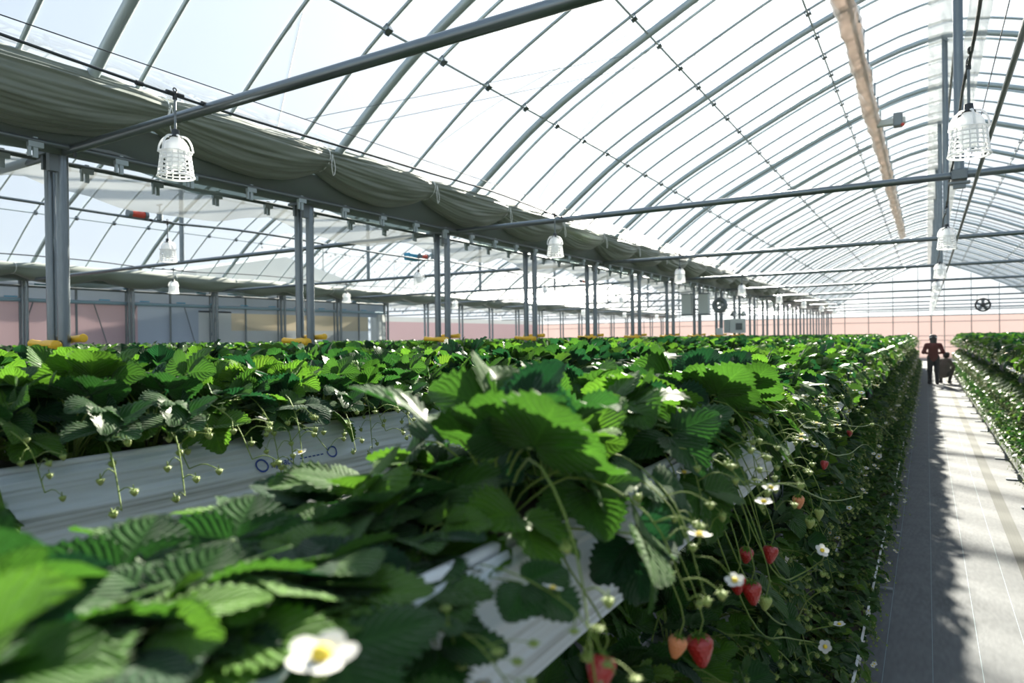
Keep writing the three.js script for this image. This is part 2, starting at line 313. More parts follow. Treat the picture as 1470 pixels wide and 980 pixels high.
function curtainRoll(x, h, d0, d1, tie, size, near, label) {
  const t = thing('rolled_curtain', label, 'curtain');
  const na = near ? 120 : 24, nd = Math.round((d1 - d0) / (near ? 0.11 : 0.25));
  const g = gridGeo(na, nd, (u, v) => {
    const w = near ? Math.pow(v, 1.7) : v, d = lerp(d0, d1, w), ph = (d - 1.55) / tie, f = ph - Math.floor(ph), sag = Math.pow(Math.sin(Math.PI * f), 0.8), cell = Math.floor(ph);
    const a = u * Math.PI * 2, ca = Math.cos(a), sa = Math.sin(a);
    const pinch = Math.pow(Math.abs(f - 0.5) * 2, 3), wob = nz(d * 0.6, ca * 1.2 + cell * 2.3, sa * 1.2);
    const pleat = near ? 0.05 * Math.sin(36 * a + 7 * wob + 4 * pinch) * (0.35 + 0.65 * Math.abs(nz(d * 0.8, a * 1.5, cell * 1.1))) + 0.03 * Math.sin(15 * a - 6 * wob) : 0;
    const drape = 0.16 * nz(ca * 1.5 + cell * 3.1, sa * 1.7, d * 0.8) + 0.08 * nz(ca * 3, sa * 4 + d * 0.5, d * 1.9);
    const r = size * (1 - 0.3 * pinch) * (1 + drape + pleat);
    const low = sa < 0 ? 0.95 + 0.5 * sag : 0.8;
    return P(x + ca * r * 1.3, EYE + h - 0.03 * sag + sa * r * low, d);
  });
  part(t, 'bundle', g, M.curtain);
  for (let k = 0; 1.55 + tie * k < d1; k++) {
    const d = 1.55 + tie * k; if (d < d0 + 0.3) continue;
    const ring = []; for (let i = 0; i < 14; i++) { const a = i / 14 * Math.PI * 2, r = size * 0.72; ring.push(P(x + Math.cos(a) * r * 1.35, EYE + h + Math.sin(a) * r * (Math.sin(a) < 0 ? 1.02 : 0.84), d)); }
    const loop = near && d < 16 ? [tube([P(x + size * 1.12, EYE + h, d), P(x + size * 1.2, EYE + h - 0.14, d + 0.02), P(x + size * 1.17, EYE + h - 0.22, d), P(x + size * 1.2, EYE + h - 0.12, d - 0.03), P(x + size * 1.12, EYE + h + 0.01, d)], 0.004, 16, 4)] : [];
    part(t, 'tie_cord', merged([tube(ring, 0.006, 28, 4, true), ...loop]), M.paleWire);
  }
  return t;
}
curtainRoll(-5.42, 1.9, 0.3, 46, 1.75, 0.2, true, 'long sagging grey green rolled curtain above the twin posts with yellow sleeves');
curtainRoll(EAVES[1] + 0.45, 1.72, 4, END, 1.9, 0.2, false, 'distant rolled curtain along the top of the pink side wall');

// ------------------------------------------------------------------ pendant lamps in cages and their cables
const LAMP_Y = EYE + 1.12;
const lampGeo = {};
{
  const cage = [], N = 16, rTop = 0.083, rBot = 0.1;
  const ringAt = (y, r, t = 0.0045) => new THREE.TorusGeometry(r, t, 5, 32).rotateX(Math.PI / 2).translate(0, y, 0);
  for (let i = 0; i < N; i++) { const a = i / N * Math.PI * 2, c = Math.cos(a), s = Math.sin(a); cage.push(rod(V3(c * rTop, 0.02, s * rTop), V3(c * rBot, -0.125, s * rBot), 0.0045, 5)); }
  for (let i = 0; i < 5; i++) cage.push(ringAt(0.0 - i * 0.026, lerp(rTop, rBot, 0.14 + i * 0.18)));
  cage.push(ringAt(-0.125, rBot + 0.002, 0.007));
  lampGeo.cage = merged(cage);
  lampGeo.shade = new THREE.LatheGeometry([[0.028, 0.118], [0.034, 0.1], [0.06, 0.085], [0.074, 0.06], [0.078, 0.035], [0.084, 0.028], [0.096, 0.026], [0.096, 0.021], [0.084, 0.018], [0.083, 0.0]].map(([r, y]) => new THREE.Vector2(r, y)), 28);
  const arms = []; for (let i = 0; i < 6; i++) { const a = i / 6 * Math.PI * 2 + 0.3, c = Math.cos(a), s = Math.sin(a); arms.push(tube([V3(c * 0.02, 0.124, s * 0.02), V3(c * 0.062, 0.112, s * 0.062), V3(c * 0.09, 0.07, s * 0.09), V3(c * 0.099, 0.024, s * 0.099)], 0.006, 12, 5)); }
  lampGeo.arms = merged(arms);
  lampGeo.bulb = new THREE.LatheGeometry([[0, -0.085], [0.03, -0.08], [0.045, -0.06], [0.048, -0.03], [0.046, 0.03], [0.036, 0.06], [0.026, 0.075], [0.024, 0.11]].map(([r, y]) => new THREE.Vector2(r, y)), 22);
  lampGeo.cap = new THREE.LatheGeometry([[0.0, 0.112], [0.034, 0.112], [0.034, 0.122], [0.024, 0.128], [0.022, 0.16], [0.01, 0.165], [0, 0.165]].map(([r, y]) => new THREE.Vector2(r, y)), 16);
}
let lampProto;
function pendantLamp(x, y, d, cableY, label, group) {
  const t = thing('pendant_lamp', label, 'lamp', [x, y, -d], group);
  part(t, 'cage', lampGeo.cage, M.lampPlastic, 'white plastic grid cage');
  const s = part(t, 'shade', lampGeo.shade, M.lampPlastic, 'translucent white shade');
  part(s, 'arm', lampGeo.arms, M.lampPlastic);
  part(t, 'bulb', lampGeo.bulb, M.bulb);
  part(t, 'cap', lampGeo.cap, M.blackPlastic, 'black socket cap');
  part(t, 'cord', rod(V3(0, 0.16, 0), V3(0, cableY - y, 0), 0.0075, 8), M.steelDark);
  part(t, 'cable_joint', merged([rod(V3(0, cableY - y - 0.035, 0), V3(0, cableY - y + 0.012, 0), 0.013, 8), rod(V3(0, cableY - y, -0.055), V3(0, cableY - y, 0.055), 0.013, 8), new THREE.TorusGeometry(0.011, 0.004, 5, 12).rotateY(Math.PI / 2).translate(0, cableY - y + 0.024, 0)]), M.blackPlastic);
}
function cable(x, y, d0, d1, hangs, label, r = 0.009, mat = M.wire) {
  const pts = []; for (let d = d0; d <= d1 + 0.01; d += 1.0) { let dip = 0.03 * Math.sin(d * 1.27); for (const h of hangs) dip -= 0.05 * Math.exp(-Math.pow((d - h) / 0.9, 2)); pts.push(P(x + 0.01 * Math.sin(d * 2.1), y + dip * 0.6, d)); }
  for (const h of hangs) pts.push(P(x, y - 0.03, h));
  pts.sort((a, b) => b.z - a.z);
  const t = thing('lamp_cable', label, 'cable');
  part(t, 'wire', tube(pts, r, pts.length * 3, 6), mat);
  const clips = hangs.filter((h) => h < 16); for (const h of clips) for (const s of [-0.22, 0.2]) part(t, 'cable_clip', rod(P(x, y - 0.025, h + s - 0.02), P(x, y - 0.025, h + s + 0.02), 0.015, 8), M.blackPlastic);
}
{
  const CY = EYE + 1.53, left = [], mid = [], second = [];
  for (let k = 0; k < 9; k++) left.push(2.5 + 4.96 * k);
  for (let k = 0; k < 9; k++) mid.push(4.62 + 4.96 * k);
  left.forEach((d) => pendantLamp(-3.9, LAMP_Y + (d < 3 ? 0.01 : 0), d, CY - 0.02, 'white caged lamp beside the rolled curtain, ' + counted(Math.round((d - 27.3) / 4.96), 'lamp', 'the control box'), 'caged lamps beside the rolled curtain'));
  mid.forEach((d) => pendantLamp(0.21, LAMP_Y, d, CY - 0.02, 'white caged lamp below the roof ridge, ' + counted(Math.round((d - 34.38) / 4.96), 'lamp', 'the black circulation fan'), 'caged lamps below the ridge'));
  cable(-3.9, CY, -2, 46, left, 'dark lamp cable slung over the tie beams beside the rolled curtain');
  cable(0.21, CY, -2, 46, mid, 'dark lamp cable slung over the tie beams below the ridge');
  for (let k = 0; k < 8; k++) second.push(5.1 + 4.96 * k);
  second.forEach((d) => pendantLamp(-8.15, LAMP_Y + 0.02, d, CY - 0.02, 'caged lamp beyond the long gutter, ' + counted(Math.round((d - 10.06) / 4.96), 'lamp', 'the blue and red motor'), 'caged lamps beyond the gutter'));
  cable(-8.15, CY, -2, 46, second, 'pipe with red fittings carrying lamps beyond the gutter', 0.016, M.steelDark);
  const third = []; for (let k = 0; k < 8; k++) third.push(8.5 + 4.96 * k);
  third.forEach((d) => pendantLamp(-13.4, LAMP_Y + 0.02, d, CY - 0.02, 'small white caged lamp near the side wall, ' + counted(Math.round((d - 18.42) / 4.96), 'lamp', 'the pale partition'), 'caged lamps before the side wall'));
  cable(-13.4, CY, -2, 46, third, 'thin lamp cable before the pink side wall', 0.01);
  const fourth = []; for (let k = 0; k < 6; k++) fourth.push(22.5 + 4.96 * k);
  fourth.forEach((d) => pendantLamp(-20.5, LAMP_Y, d, CY, 'tiny white caged lamp in the far bay, ' + counted(Math.round((d - 17.54) / 4.96), 'lamp', 'the pale partition'), 'caged lamps in the far bay'));
  cable(-20.5, CY, 21, 48, fourth, 'thin lamp cable in the far bay past the partition', 0.01);
  const p = thing('water_pipe', 'slim dark pipe hung just under the tie beams below the ridge', 'pipe');
  part(p, 'pipe', rod(P(0.4, BEAM_Y - 0.06, -2), P(0.4, BEAM_Y - 0.06, END - 0.2), 0.016, 8), M.steelDark);
  const w = thing('support_wire', 'thin wire strung beside the slim pipe below the ridge', 'wire');
  part(w, 'wire', rod(P(0.34, BEAM_Y + 0.06, -2), P(0.34, BEAM_Y + 0.06, END - 0.2), 0.003, 5), M.wire);
  const w2 = thing('support_wire', 'thin black wire strung above the long rolled curtain', 'wire');
  part(w2, 'wire', rod(P(-4.6, EYE + 1.92, -2), P(-4.6, EYE + 1.92, 40), 0.004, 5), M.wire);
  for (const a of [4.5, 4.9]) part(roofs[0], 'bracing_wire', rod(P(-5.0, roofY(5.25) - 0.12, a), P(-1.7, roofY(1.95) - 0.12, a + 4.7), 0.003, 5), M.steelDark);
}

// ------------------------------------------------------------------ walls
function gable(ridge, d, mat) {
  const s = new THREE.Shape(); s.moveTo(ridge - HALF, 2.86);
  for (let i = 0; i <= 40; i++) { const o = lerp(-HALF, HALF, i / 40); s.lineTo(ridge + o, Math.max(2.87, roofY(o) + 0.03)); }
  s.lineTo(ridge + HALF, 2.86);
  return new THREE.ShapeGeometry(s).translate(0, 0, -d);
}
const sheetXY = (x0, x1, y0, y1, d) => new THREE.PlaneGeometry(x1 - x0, y1 - y0, 12, 4).translate((x0 + x1) / 2, (y0 + y1) / 2, -d);
const sheetZY = (x, d0, d1, y0, y1) => new THREE.PlaneGeometry(d1 - d0, y1 - y0, 12, 4).rotateY(Math.PI / 2).translate(x, (y0 + y1) / 2, -(d0 + d1) / 2);
{
  const w = structure('wall_end', 'far end wall of pink film below clear gables on slim pipes', 'wall');
  const XL = RIDGE - 5 * HALF, XR = RIDGE + HALF;
  part(w, 'pink_sheet', sheetXY(XL, XR, 0, 2.86, END), phy({ color: rgb(0.48, 0.365, 0.355), transmission: 0.18, roughness: 0.92, thickness: 0, ior: 1.2, side: THREE.DoubleSide, name: 'dense pink film' }), 'pale pink plastic sheet');
  for (let k = 0; k < 3; k++) part(w, 'gable_film', gable(RIDGE - SPAN * k, END), M.roofFilm, 'clear film gable');
  for (let x = RIDGE - 0.75 - 1.5 * 20; x < XR; x += 1.5) { const k = Math.round((RIDGE - x) / SPAN), o = x - (RIDGE - SPAN * k); part(w, 'upright', rod(P(x, 0, END - 0.06), P(x, roofY(o), END - 0.06), 0.028, 6), M.steelDark); }
  for (const y of [0.05, 0.75, 1.2, 1.5, 2.45, 2.86, 3.3]) part(w, 'rail', rod(P(XL, y, END - 0.1), P(XR, y, END - 0.1), y === 2.86 ? 0.035 : 0.02, 6), M.steelDark);
  part(w, 'upright', rod(P(0.25, 0, END - 0.06), P(0.25, 2.86, END - 0.06), 0.04, 6), M.steelDark);

  const l = structure('wall_left', 'side wall of pink, blue grey and cream plastic sheets on slim pipes', 'wall');
  const X = EAVES[1] - 0.3;
  part(l, 'pink_sheet', sheetZY(X, BACK, 10.5, 0, 2.75), M.pinkFilm, 'pink plastic sheet');
  part(l, 'grey_sheet', sheetZY(X, 10.5, 12.3, 0, 2.75), M.greyFilm, 'blue grey plastic sheet');
  part(l, 'pale_sheet', sheetZY(X, 12.3, 13.4, 0, 2.6), M.paleFilm, 'pale door sheet');
  part(l, 'cream_blind', sheetZY(X, 13.4, 19.4, 2.02, 2.55), M.creamFilm, 'cream roll-up blind');
  part(l, 'pale_sheet', sheetZY(X, 13.4, 19.4, 0, 2.02), M.paleFilm, 'pale lower window sheet');
  part(l, 'upper_sheet', sheetZY(X, BACK, 20.4, 2.75, EYE + 1.62), M.greyFilm, 'blue grey upper band');
  part(l, 'upper_sheet', sheetZY(X, 12.3, 20.4, 2.55, 2.75), M.greyFilm, 'blue grey upper band');
  part(l, 'rail', rod(P(X + 0.12, 2.72, BACK), P(X + 0.12, 2.72, 20.4), 0.045, 8), std({ color: rgb(0.3, 0.45, 0.55), metalness: 0.3, roughness: 0.4 }), 'pale blue pipe');
  part(l, 'rail', rod(P(X + 0.1, 3.05, BACK), P(X + 0.1, 3.05, 20.4), 0.03, 8), M.steelDark);
  for (let d = 5.2; d < 20; d += 1.24) part(l, 'upright', rod(P(X + 0.06, 0, d), P(X + 0.06, EYE + 1.6, d), 0.03, 6), M.steelDark);
  for (let d = 7.4; d < 13; d += 2.48) for (const s of [-1, 1]) part(l, 'brace', rod(P(X + 0.08, 0.9, d), P(X + 0.08, 2.7, d + s * 0.55), 0.014, 5), M.steelDark);
  for (let d = 6; d < 20; d += 1.05) part(l, 'blue_clip', box(0.03, 0.035, 0.3, X + 0.15, 3.1, -d), M.blue);
  for (let d = 6.4; d < 20; d += 1.05) part(l, 'blue_clip', box(0.03, 0.03, 0.26, X + 0.17, 2.79, -d), M.blue);

  const p = structure('wall_partition', 'pale grey partition film standing at the end of the side wall', 'wall');
  const pc = gridGeo(10, 40, (u, v) => P(X + lerp(-0.35, 0.45, v), lerp(0, 2.65, u), 19.9 + 0.05 * Math.sin(v * 22) + 0.04 * nz(v * 4, u * 2)));
  part(p, 'hanging_sheet', pc, M.paleFilm, 'pale grey hanging sheet');
  part(p, 'sheet', sheetXY(RIDGE - 5 * HALF, X, 0, EYE + 1.6, 20.4), M.greyFilm);
  part(p, 'gable_film', gable(RIDGE - 2 * SPAN, 20.4), M.roofFilm);
  const fl = structure('wall_far_left', 'far side wall of pale pink film in the distant bay', 'wall');
  part(fl, 'pink_sheet', sheetZY(RIDGE - 5 * HALF, 20.4, END, 0, 2.86), M.pinkFilm);
  part(fl, 'upper_sheet', sheetZY(RIDGE - 5 * HALF, 20.4, END, 2.86, EYE + 1.5), M.paleFilm);
  const r = structure('wall_right', 'side wall of clear film right of the aisle', 'wall');
  part(r, 'film', sheetZY(RIDGE + HALF, BACK, END, 0, EYE + 1.45), M.roofFilm);
  const b = structure('wall_back', 'clear film wall behind the benches', 'wall');
  part(b, 'film', sheetXY(EAVES[1] - 0.3, RIDGE + HALF, 0, 2.86, BACK), M.roofFilm);
  for (let k = 0; k < 2; k++) part(b, 'gable_film', gable(RIDGE - SPAN * k, BACK), M.roofFilm);
  const sh = structure('outbuilding', 'plain shed standing outside against the side wall', 'building');
  const roofS = new THREE.Shape([[-3.4, 0], [3.4, 0], [3.4, 3.9], [0, 4.6], [-3.4, 3.9]].map(([a, c]) => new THREE.Vector2(a, c)));
  part(sh, 'shed_body', new THREE.ExtrudeGeometry(roofS, { depth: 6.4, bevelEnabled: false }).rotateY(Math.PI / 2).translate(X - 7.2, 0, -16.2), M.greyBox);
}

// ------------------------------------------------------------------ growing benches
const RIM = EYE - 0.315, TROUGH = 0.36, PITCH = 1.37, FACE = -0.555, BENCH_END = 39;
const skirtProfile = (v) => [0.02 + 0.035 * Math.sin(v * 2.6) - 0.05 * v * v, -0.255 * v];
function makeBench(xr, side, lower, d0, d1, detail, label, group) {
  const t = thing('growing_bench', label, 'bench', [0, 0, 0], group);
  const xc = xr - side * TROUGH / 2;
  for (const s of detail > 1 ? [1, -1] : [side]) {
    const x = xc + s * TROUGH / 2, nd = detail > 1 ? 420 : 60;
    const g = gridGeo(detail > 1 ? 16 : 5, nd, (u, v) => {
      const d = lerp(d0, d1, detail > 1 ? Math.pow(v, 1.6) : v), [o, y] = skirtProfile(u);
      const fold = detail > 1 ? 0.014 * nz(d * 0.9 + u * 1.2, u * 7, s + xr * 3) + 0.007 * nz(d * 3.1 + u * 4, u * 3, 5 + s) + 0.006 * Math.sin(u * 19 + 2 * nz(d * 0.35, 1.7, xr)) : 0;
      return P(x + s * (o + fold), RIM + y + 0.012 * nz(d * 0.7, u, 8 + xr), d);
    }, (u, v, p) => [-p.z, p.y]);
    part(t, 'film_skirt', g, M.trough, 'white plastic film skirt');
    part(t, 'rim_pipe', rod(P(x, RIM, d0), P(x, RIM, d1), 0.013, 8), M.gutterWhite);
  }
  part(t, 'growing_medium', gridGeo(6, detail > 1 ? 200 : 40, (u, v) => { const d = lerp(d0, d1, v); return P(xc + (u - 0.5) * TROUGH * 0.97, RIM - 0.02 + 0.02 * nz(d * 5, u * 4, 2) + 0.02 * Math.sin(u * Math.PI), d); }), M.soil);
  part(t, 'trough_base', box(TROUGH * 0.9, 0.015, d1 - d0, xc, RIM - 0.24, -(d0 + d1) / 2), M.steelDark);
  const step = detail > 1 ? 3.0 : 6, first = 0.25;
  for (let d = first; d < d1; d += step) for (const s of [1, -1]) {
    const l = part(t, 'leg', rod(P(xc + s * 0.14, 0.012, d), P(xc + s * 0.14, RIM - 0.03, d), 0.024, 10), M.steelDark);
    if (detail > 1) part(l, 'foot', box(0.1, 0.012, 0.1, xc + s * 0.14, 0.006, -d), M.steelDark);
    if (detail > 1) part(l, 'collar', merged([rod(P(xc + s * 0.14, 0.95, d), P(xc + s * 0.14, 0.99, d), 0.03, 10), rod(P(xc + s * 0.14 + 0.03, 0.8, d), P(xc + s * 0.14 + 0.035, 1.02, d), 0.003, 5)]), M.steel);
  }
  if (lower) {
    const xl = xc + side * (TROUGH / 2 + 0.18), w = 0.19;                     // low trough on the aisle side
    const sec = new THREE.Shape([[-w / 2 - 0.02, 0.15], [-w / 2, 0], [w / 2, 0], [w / 2 + 0.02, 0.15], [w / 2 + 0.03, 0.15], [w / 2 + 0.03, 0.143], [w / 2 + 0.012, 0.1], [w / 2 + 0.016, 0.08], [w / 2 + 0.01, -0.01], [-w / 2 - 0.01, -0.01], [-w / 2 - 0.026, 0.15]].map(([a, c]) => new THREE.Vector2(a, c)));
    part(t, 'low_trough', new THREE.ExtrudeGeometry(sec, { depth: d1 - d0, bevelEnabled: false }).translate(xl, 0.2, -d1), M.gutterWhite, 'white plastic low trough');
    part(t, 'low_growing_medium', box(w, 0.02, d1 - d0, xl, 0.32, -(d0 + d1) / 2), M.soil);
    part(t, 'low_shelf', box(0.3, 0.02, d1 - d0, xc, 0.31, -(d0 + d1) / 2), M.gutterWhite, 'pale plastic shelf');
    for (let d = 0.6; d < d1; d += 1.5) {
      const l = part(t, 'low_leg', rod(P(xl + side * 0.05, 0.012, d), P(xl + side * 0.05, 0.2, d), 0.016, 8), M.steelDark);
      part(l, 'foot_bar', box(0.24, 0.018, 0.05, xl + side * 0.05, 0.009, -d), M.steelDark);
    }
    const xm = xc + side * 0.1;                                            // a shelf of plants half way up, deep in the bench
    part(t, 'middle_trough', box(0.2, 0.09, d1 - d0, xm, 0.72, -(d0 + d1) / 2, 0.01), M.gutterWhite, 'pale plastic middle trough');
    return { t, xc, xl, xm };
  }
  return { t, xc };
}
const benches = [];
benches.push({ ...makeBench(FACE, 1, true, -0.8, BENCH_END, 2, 'tall growing bench with white film skirt on the shaded edge of the aisle'), k: 0 });
benches.push({ ...makeBench(FACE - PITCH, 1, true, -0.8, BENCH_END, 2, 'growing bench whose white film skirt has a blue printed ring logo'), k: 1 });
benches.push({ ...makeBench(1.11, -1, true, 1.5, 35, 2, 'growing bench on the sunlit edge of the aisle, low white trough in front'), k: -1 });
for (let k = 2; k < 12; k++) benches.push({ ...makeBench(FACE - PITCH * k - (k > 3 ? 0.35 : 0) - (k > 4 ? 0.3 : 0), 1, false, k > 5 ? 4 : -0.8, BENCH_END, 1, 'growing bench almost hidden behind the rows of plants in front', 'benches beyond the first two'), k });
benches.push({ ...makeBench(3.0, -1, false, 6, 35, 1, 'growing bench behind the bench on the sunlit edge of the aisle'), k: -2 });

{ // blue print on the film of the second bench
  const cv = document.createElement('canvas'); cv.width = 1024; cv.height = 160;
  const c = cv.getContext('2d'); c.clearRect(0, 0, 1024, 160); c.strokeStyle = '#123a8c'; c.fillStyle = '#123a8c'; c.lineWidth = 15;
  for (const x of [90, 930]) { c.beginPath(); c.ellipse(x, 80, 58, 46, 0, 0, 7); c.stroke(); }
  c.font = 'italic bold 74px sans-serif'; c.fillText('ripoact', 170, 112);
  c.font = 'bold 34px sans-serif'; for (let i = 0; i < 6; i++) c.fillRect(520 + i * 52, 80, 34, 11);
  const tex = new THREE.CanvasTexture(cv); tex.colorSpace = THREE.SRGBColorSpace;
  const mat = std({ map: tex, transparent: true, roughness: 0.5, name: 'blue print' });
  const b = benches[1], x = b.xc + TROUGH / 2;
  const g = gridGeo(40, 6, (u, v) => {
    const d = lerp(1.46, 1.84, u), q = lerp(0.5, 0.26, v), [o, y] = skirtProfile(q);
    const xr = FACE - PITCH, fold = 0.014 * nz(d * 0.9 + q * 1.2, q * 7, 1 + xr * 3) + 0.007 * nz(d * 3.1 + q * 4, q * 3, 6) + 0.006 * Math.sin(q * 19 + 2 * nz(d * 0.35, 1.7, xr));
    return P(x + o + fold + 0.004, RIM + y + 0.012 * nz(d * 0.7, q, 8 + xr), d);
  });
  part(b.t, 'printed_logo', g, mat, 'blue ring logo and lettering printed on the film');
}

// ------------------------------------------------------------------ strawberry plants
// one leaflet: toothed, folded along the midrib, bent along its length; appended to a bucket of arrays
function leaflet(B, O, F, S, N, L, Wd, lod, q) {
  const R = lod === 0 ? 18 : lod === 1 ? 10 : 4, C = lod === 0 ? 3 : lod === 1 ? 2 : 1, base = B.pos.length / 3, k = q.bend || 0.001, p = new THREE.Vector3();
  for (let i = 0; i <= R; i++) {
    const t = i / R, w0 = Wd * 0.5 * Math.pow(Math.max(0, Math.sin(Math.PI * Math.pow(lerp(0.03, 0.985, t), 0.74))), 0.72);
    for (let j = -C; j <= C; j++) {
      const s = j / C, edge = Math.abs(j) === C, tooth = edge && lod < 2 ? (i % 2 ? 1.07 : 0.87) : 1, x = s * w0 * tooth;
      const al = t * L + (edge && i % 2 && lod < 2 ? 0.02 * L : 0), a = k * t;
      let n = q.fold * Math.abs(x) - q.curl * Math.pow(Math.abs(s), 2.2) * L * 0.22 * Math.sin(Math.PI * Math.min(1, t + 0.1));
      if (lod === 0) n += 0.009 * L * Math.sin(Math.PI * 2 * 4.5 * (t - 0.3 * Math.abs(s))) * Math.abs(s) + q.wave * L * Math.sin(t * 5 + q.ph) * s;
      const fw = al / L / (t || 1) * L * Math.sin(a) / k, dn = -L * (1 - Math.cos(a)) / k;
      const nn = n * Math.cos(a), ff = (t ? fw : 0) + n * Math.sin(a);
      p.copy(O).addScaledVector(F, ff).addScaledVector(N, dn + nn).addScaledVector(S, x);
      B.pos.push(p.x, p.y, p.z); B.uv.push(s * 0.5 + 0.5, t);
    }
  }
  const W2 = 2 * C + 1;
  for (let i = 0; i < R; i++) for (let j = 0; j < 2 * C; j++) { const a = base + i * W2 + j, b = a + 1, c = a + W2, d = c + 1; B.idx.push(a, d, b, a, c, d); }
}
function stalkInto(B, pts, r0, r1, seg, radial) {
  const curve = new THREE.CatmullRomCurve3(pts), fr = curve.computeFrenetFrames(seg), base = B.pos.length / 3;
  for (let i = 0; i <= seg; i++) { const c = curve.getPointAt(i / seg), r = lerp(r0, r1, i / seg); for (let j = 0; j < radial; j++) { const a = j / radial * Math.PI * 2, n = fr.normals[i], b = fr.binormals[i]; B.pos.push(c.x + r * (Math.cos(a) * n.x + Math.sin(a) * b.x), c.y + r * (Math.cos(a) * n.y + Math.sin(a) * b.y), c.z + r * (Math.cos(a) * n.z + Math.sin(a) * b.z)); B.uv.push(j / radial, i / seg); } }
  for (let i = 0; i < seg; i++) for (let j = 0; j < radial; j++) { const a = base + i * radial + j, b = base + i * radial + (j + 1) % radial; B.idx.push(a, b, b + radial, a, b + radial, a + radial); }
}
const bucket = () => ({ pos: [], uv: [], idx: [] });
function toGeo(B) {
  const g = new THREE.BufferGeometry();
  g.setAttribute('position', new THREE.Float32BufferAttribute(B.pos, 3)); g.setAttribute('uv', new THREE.Float32BufferAttribute(B.uv, 2)); g.setIndex(B.idx); g.computeVertexNormals();
  return g;
}
const grouped = (list) => { const g = mergeGeometries(list, true); return g; };
function leafParts(rnd, spec, lod) {                        // a leaf of three leaflets on its stalk: {blade, stalk}
  const { az, reach, h, pitch, roll, L } = spec, out = V3(Math.cos(az), 0, Math.sin(az)), up = V3(0, 1, 0);
  const tip = V3(out.x * reach, h, out.z * reach);
  const F = out.clone().multiplyScalar(Math.cos(pitch)).addScaledVector(up, Math.sin(pitch)), N0 = up.clone().multiplyScalar(Math.cos(pitch)).addScaledVector(out, -Math.sin(pitch));
  const N = N0.clone().applyAxisAngle(F, roll), S = new THREE.Vector3().crossVectors(F, N).negate();
  const B = bucket(), T = bucket();
  for (const a of [0, 1.25, -1.25]) {
    const turn = a + (rnd() - 0.5) * 0.35, f = F.clone().applyAxisAngle(N, turn), n = N.clone(), s = new THREE.Vector3().crossVectors(n, f);
    const lift = (a ? 0.15 : -0.05) + (rnd() - 0.5) * 0.5; f.applyAxisAngle(s, -lift); n.applyAxisAngle(s, -lift);
    const tw = (rnd() - 0.5) * 0.5; n.applyAxisAngle(f, tw); s.applyAxisAngle(f, tw);
    const l = L * (a ? 0.92 : 1) * (0.92 + rnd() * 0.16);
    leaflet(B, tip.clone().addScaledVector(f, 0.006), f, s, n, l, l * (0.9 + rnd() * 0.16), lod, { bend: 0.15 + rnd() * 0.95, fold: 0.12 + rnd() * 0.4, curl: rnd() * 0.75 - 0.05, wave: 0.03 * (rnd() - 0.5), ph: rnd() * 6 });
  }
  stalkInto(T, [V3(out.x * 0.012, -0.005, out.z * 0.012), V3(out.x * reach * 0.3, h * 0.6, out.z * reach * 0.3), V3(out.x * reach * 0.75, h * 0.98, out.z * reach * 0.75), tip], 0.0026, 0.0017, lod === 0 ? 8 : lod === 1 ? 5 : 2, lod === 0 ? 5 : lod === 1 ? 4 : 3);
  return { blade: toGeo(B), stalk: toGeo(T) };
}
const star = (r, n = 5, lift = 0.3) => { // sepals
  const pos = [], uv = []; for (let i = 0; i < n; i++) { const a = i / n * Math.PI * 2, b = 0.32; const at = (t, q, y) => { pos.push(Math.cos(t) * q, y, Math.sin(t) * q); uv.push(0.5, 0.5); }; at(a - b, r * 0.45, 0); at(a, r, r * lift); at(a + b, r * 0.45, 0); at(a - b, r * 0.45, 0); at(a + b, r * 0.45, 0); at(a, 0, 0); }
  const g = new THREE.BufferGeometry(); g.setAttribute('position', new THREE.Float32BufferAttribute(pos, 3)); g.setAttribute('uv', new THREE.Float32BufferAttribute(uv, 2)); g.computeVertexNormals(); return g;
};
const petalDisc = (seg) => { const list = []; for (let i = 0; i < 5; i++) { const g = new THREE.CircleGeometry(0.0085, seg); g.rotateX(-Math.PI / 2).scale(1, 1, 0.95).rotateZ(0.25).translate(0.0095, 0.0012, 0).rotateY(i / 5 * Math.PI * 2); list.push(g); } return list; };
const flowerGeo = [9, 6, 5].map((seg, i) => grouped([merged(petalDisc(seg)), merged([new THREE.SphereGeometry(0.0055, i ? 6 : 10, i ? 4 : 6).scale(1, 0.7, 1).translate(0, 0.002, 0)]), merged([star(0.012, 5, -0.2).translate(0, -0.001, 0), rod(V3(0, -0.012, 0), V3(0, 0, 0), 0.0013, 4)])]));
const berryBody = (r, len, n) => new THREE.LatheGeometry([[0, -len], [r * 0.28, -len * 0.95], [r * 0.62, -len * 0.72], [r * 0.92, -len * 0.4], [r, -len * 0.18], [r * 0.8, -len * 0.03], [0, 0]].map(([a, b]) => new THREE.Vector2(a, b)), n);
const greenGeo = [9, 6, 5].map((n) => grouped([merged([berryBody(0.0075, 0.013, n)]), merged([star(0.0125, 6, -0.15), rod(V3(0, 0.01, 0), V3(0, -0.002, 0), 0.0012, 4)])]));
const ripeGeo = { body: berryBody(0.019, 0.044, 20), calyx: merged([star(0.02, 8, -0.25), star(0.015, 8, 0.35).rotateY(0.4)]) };
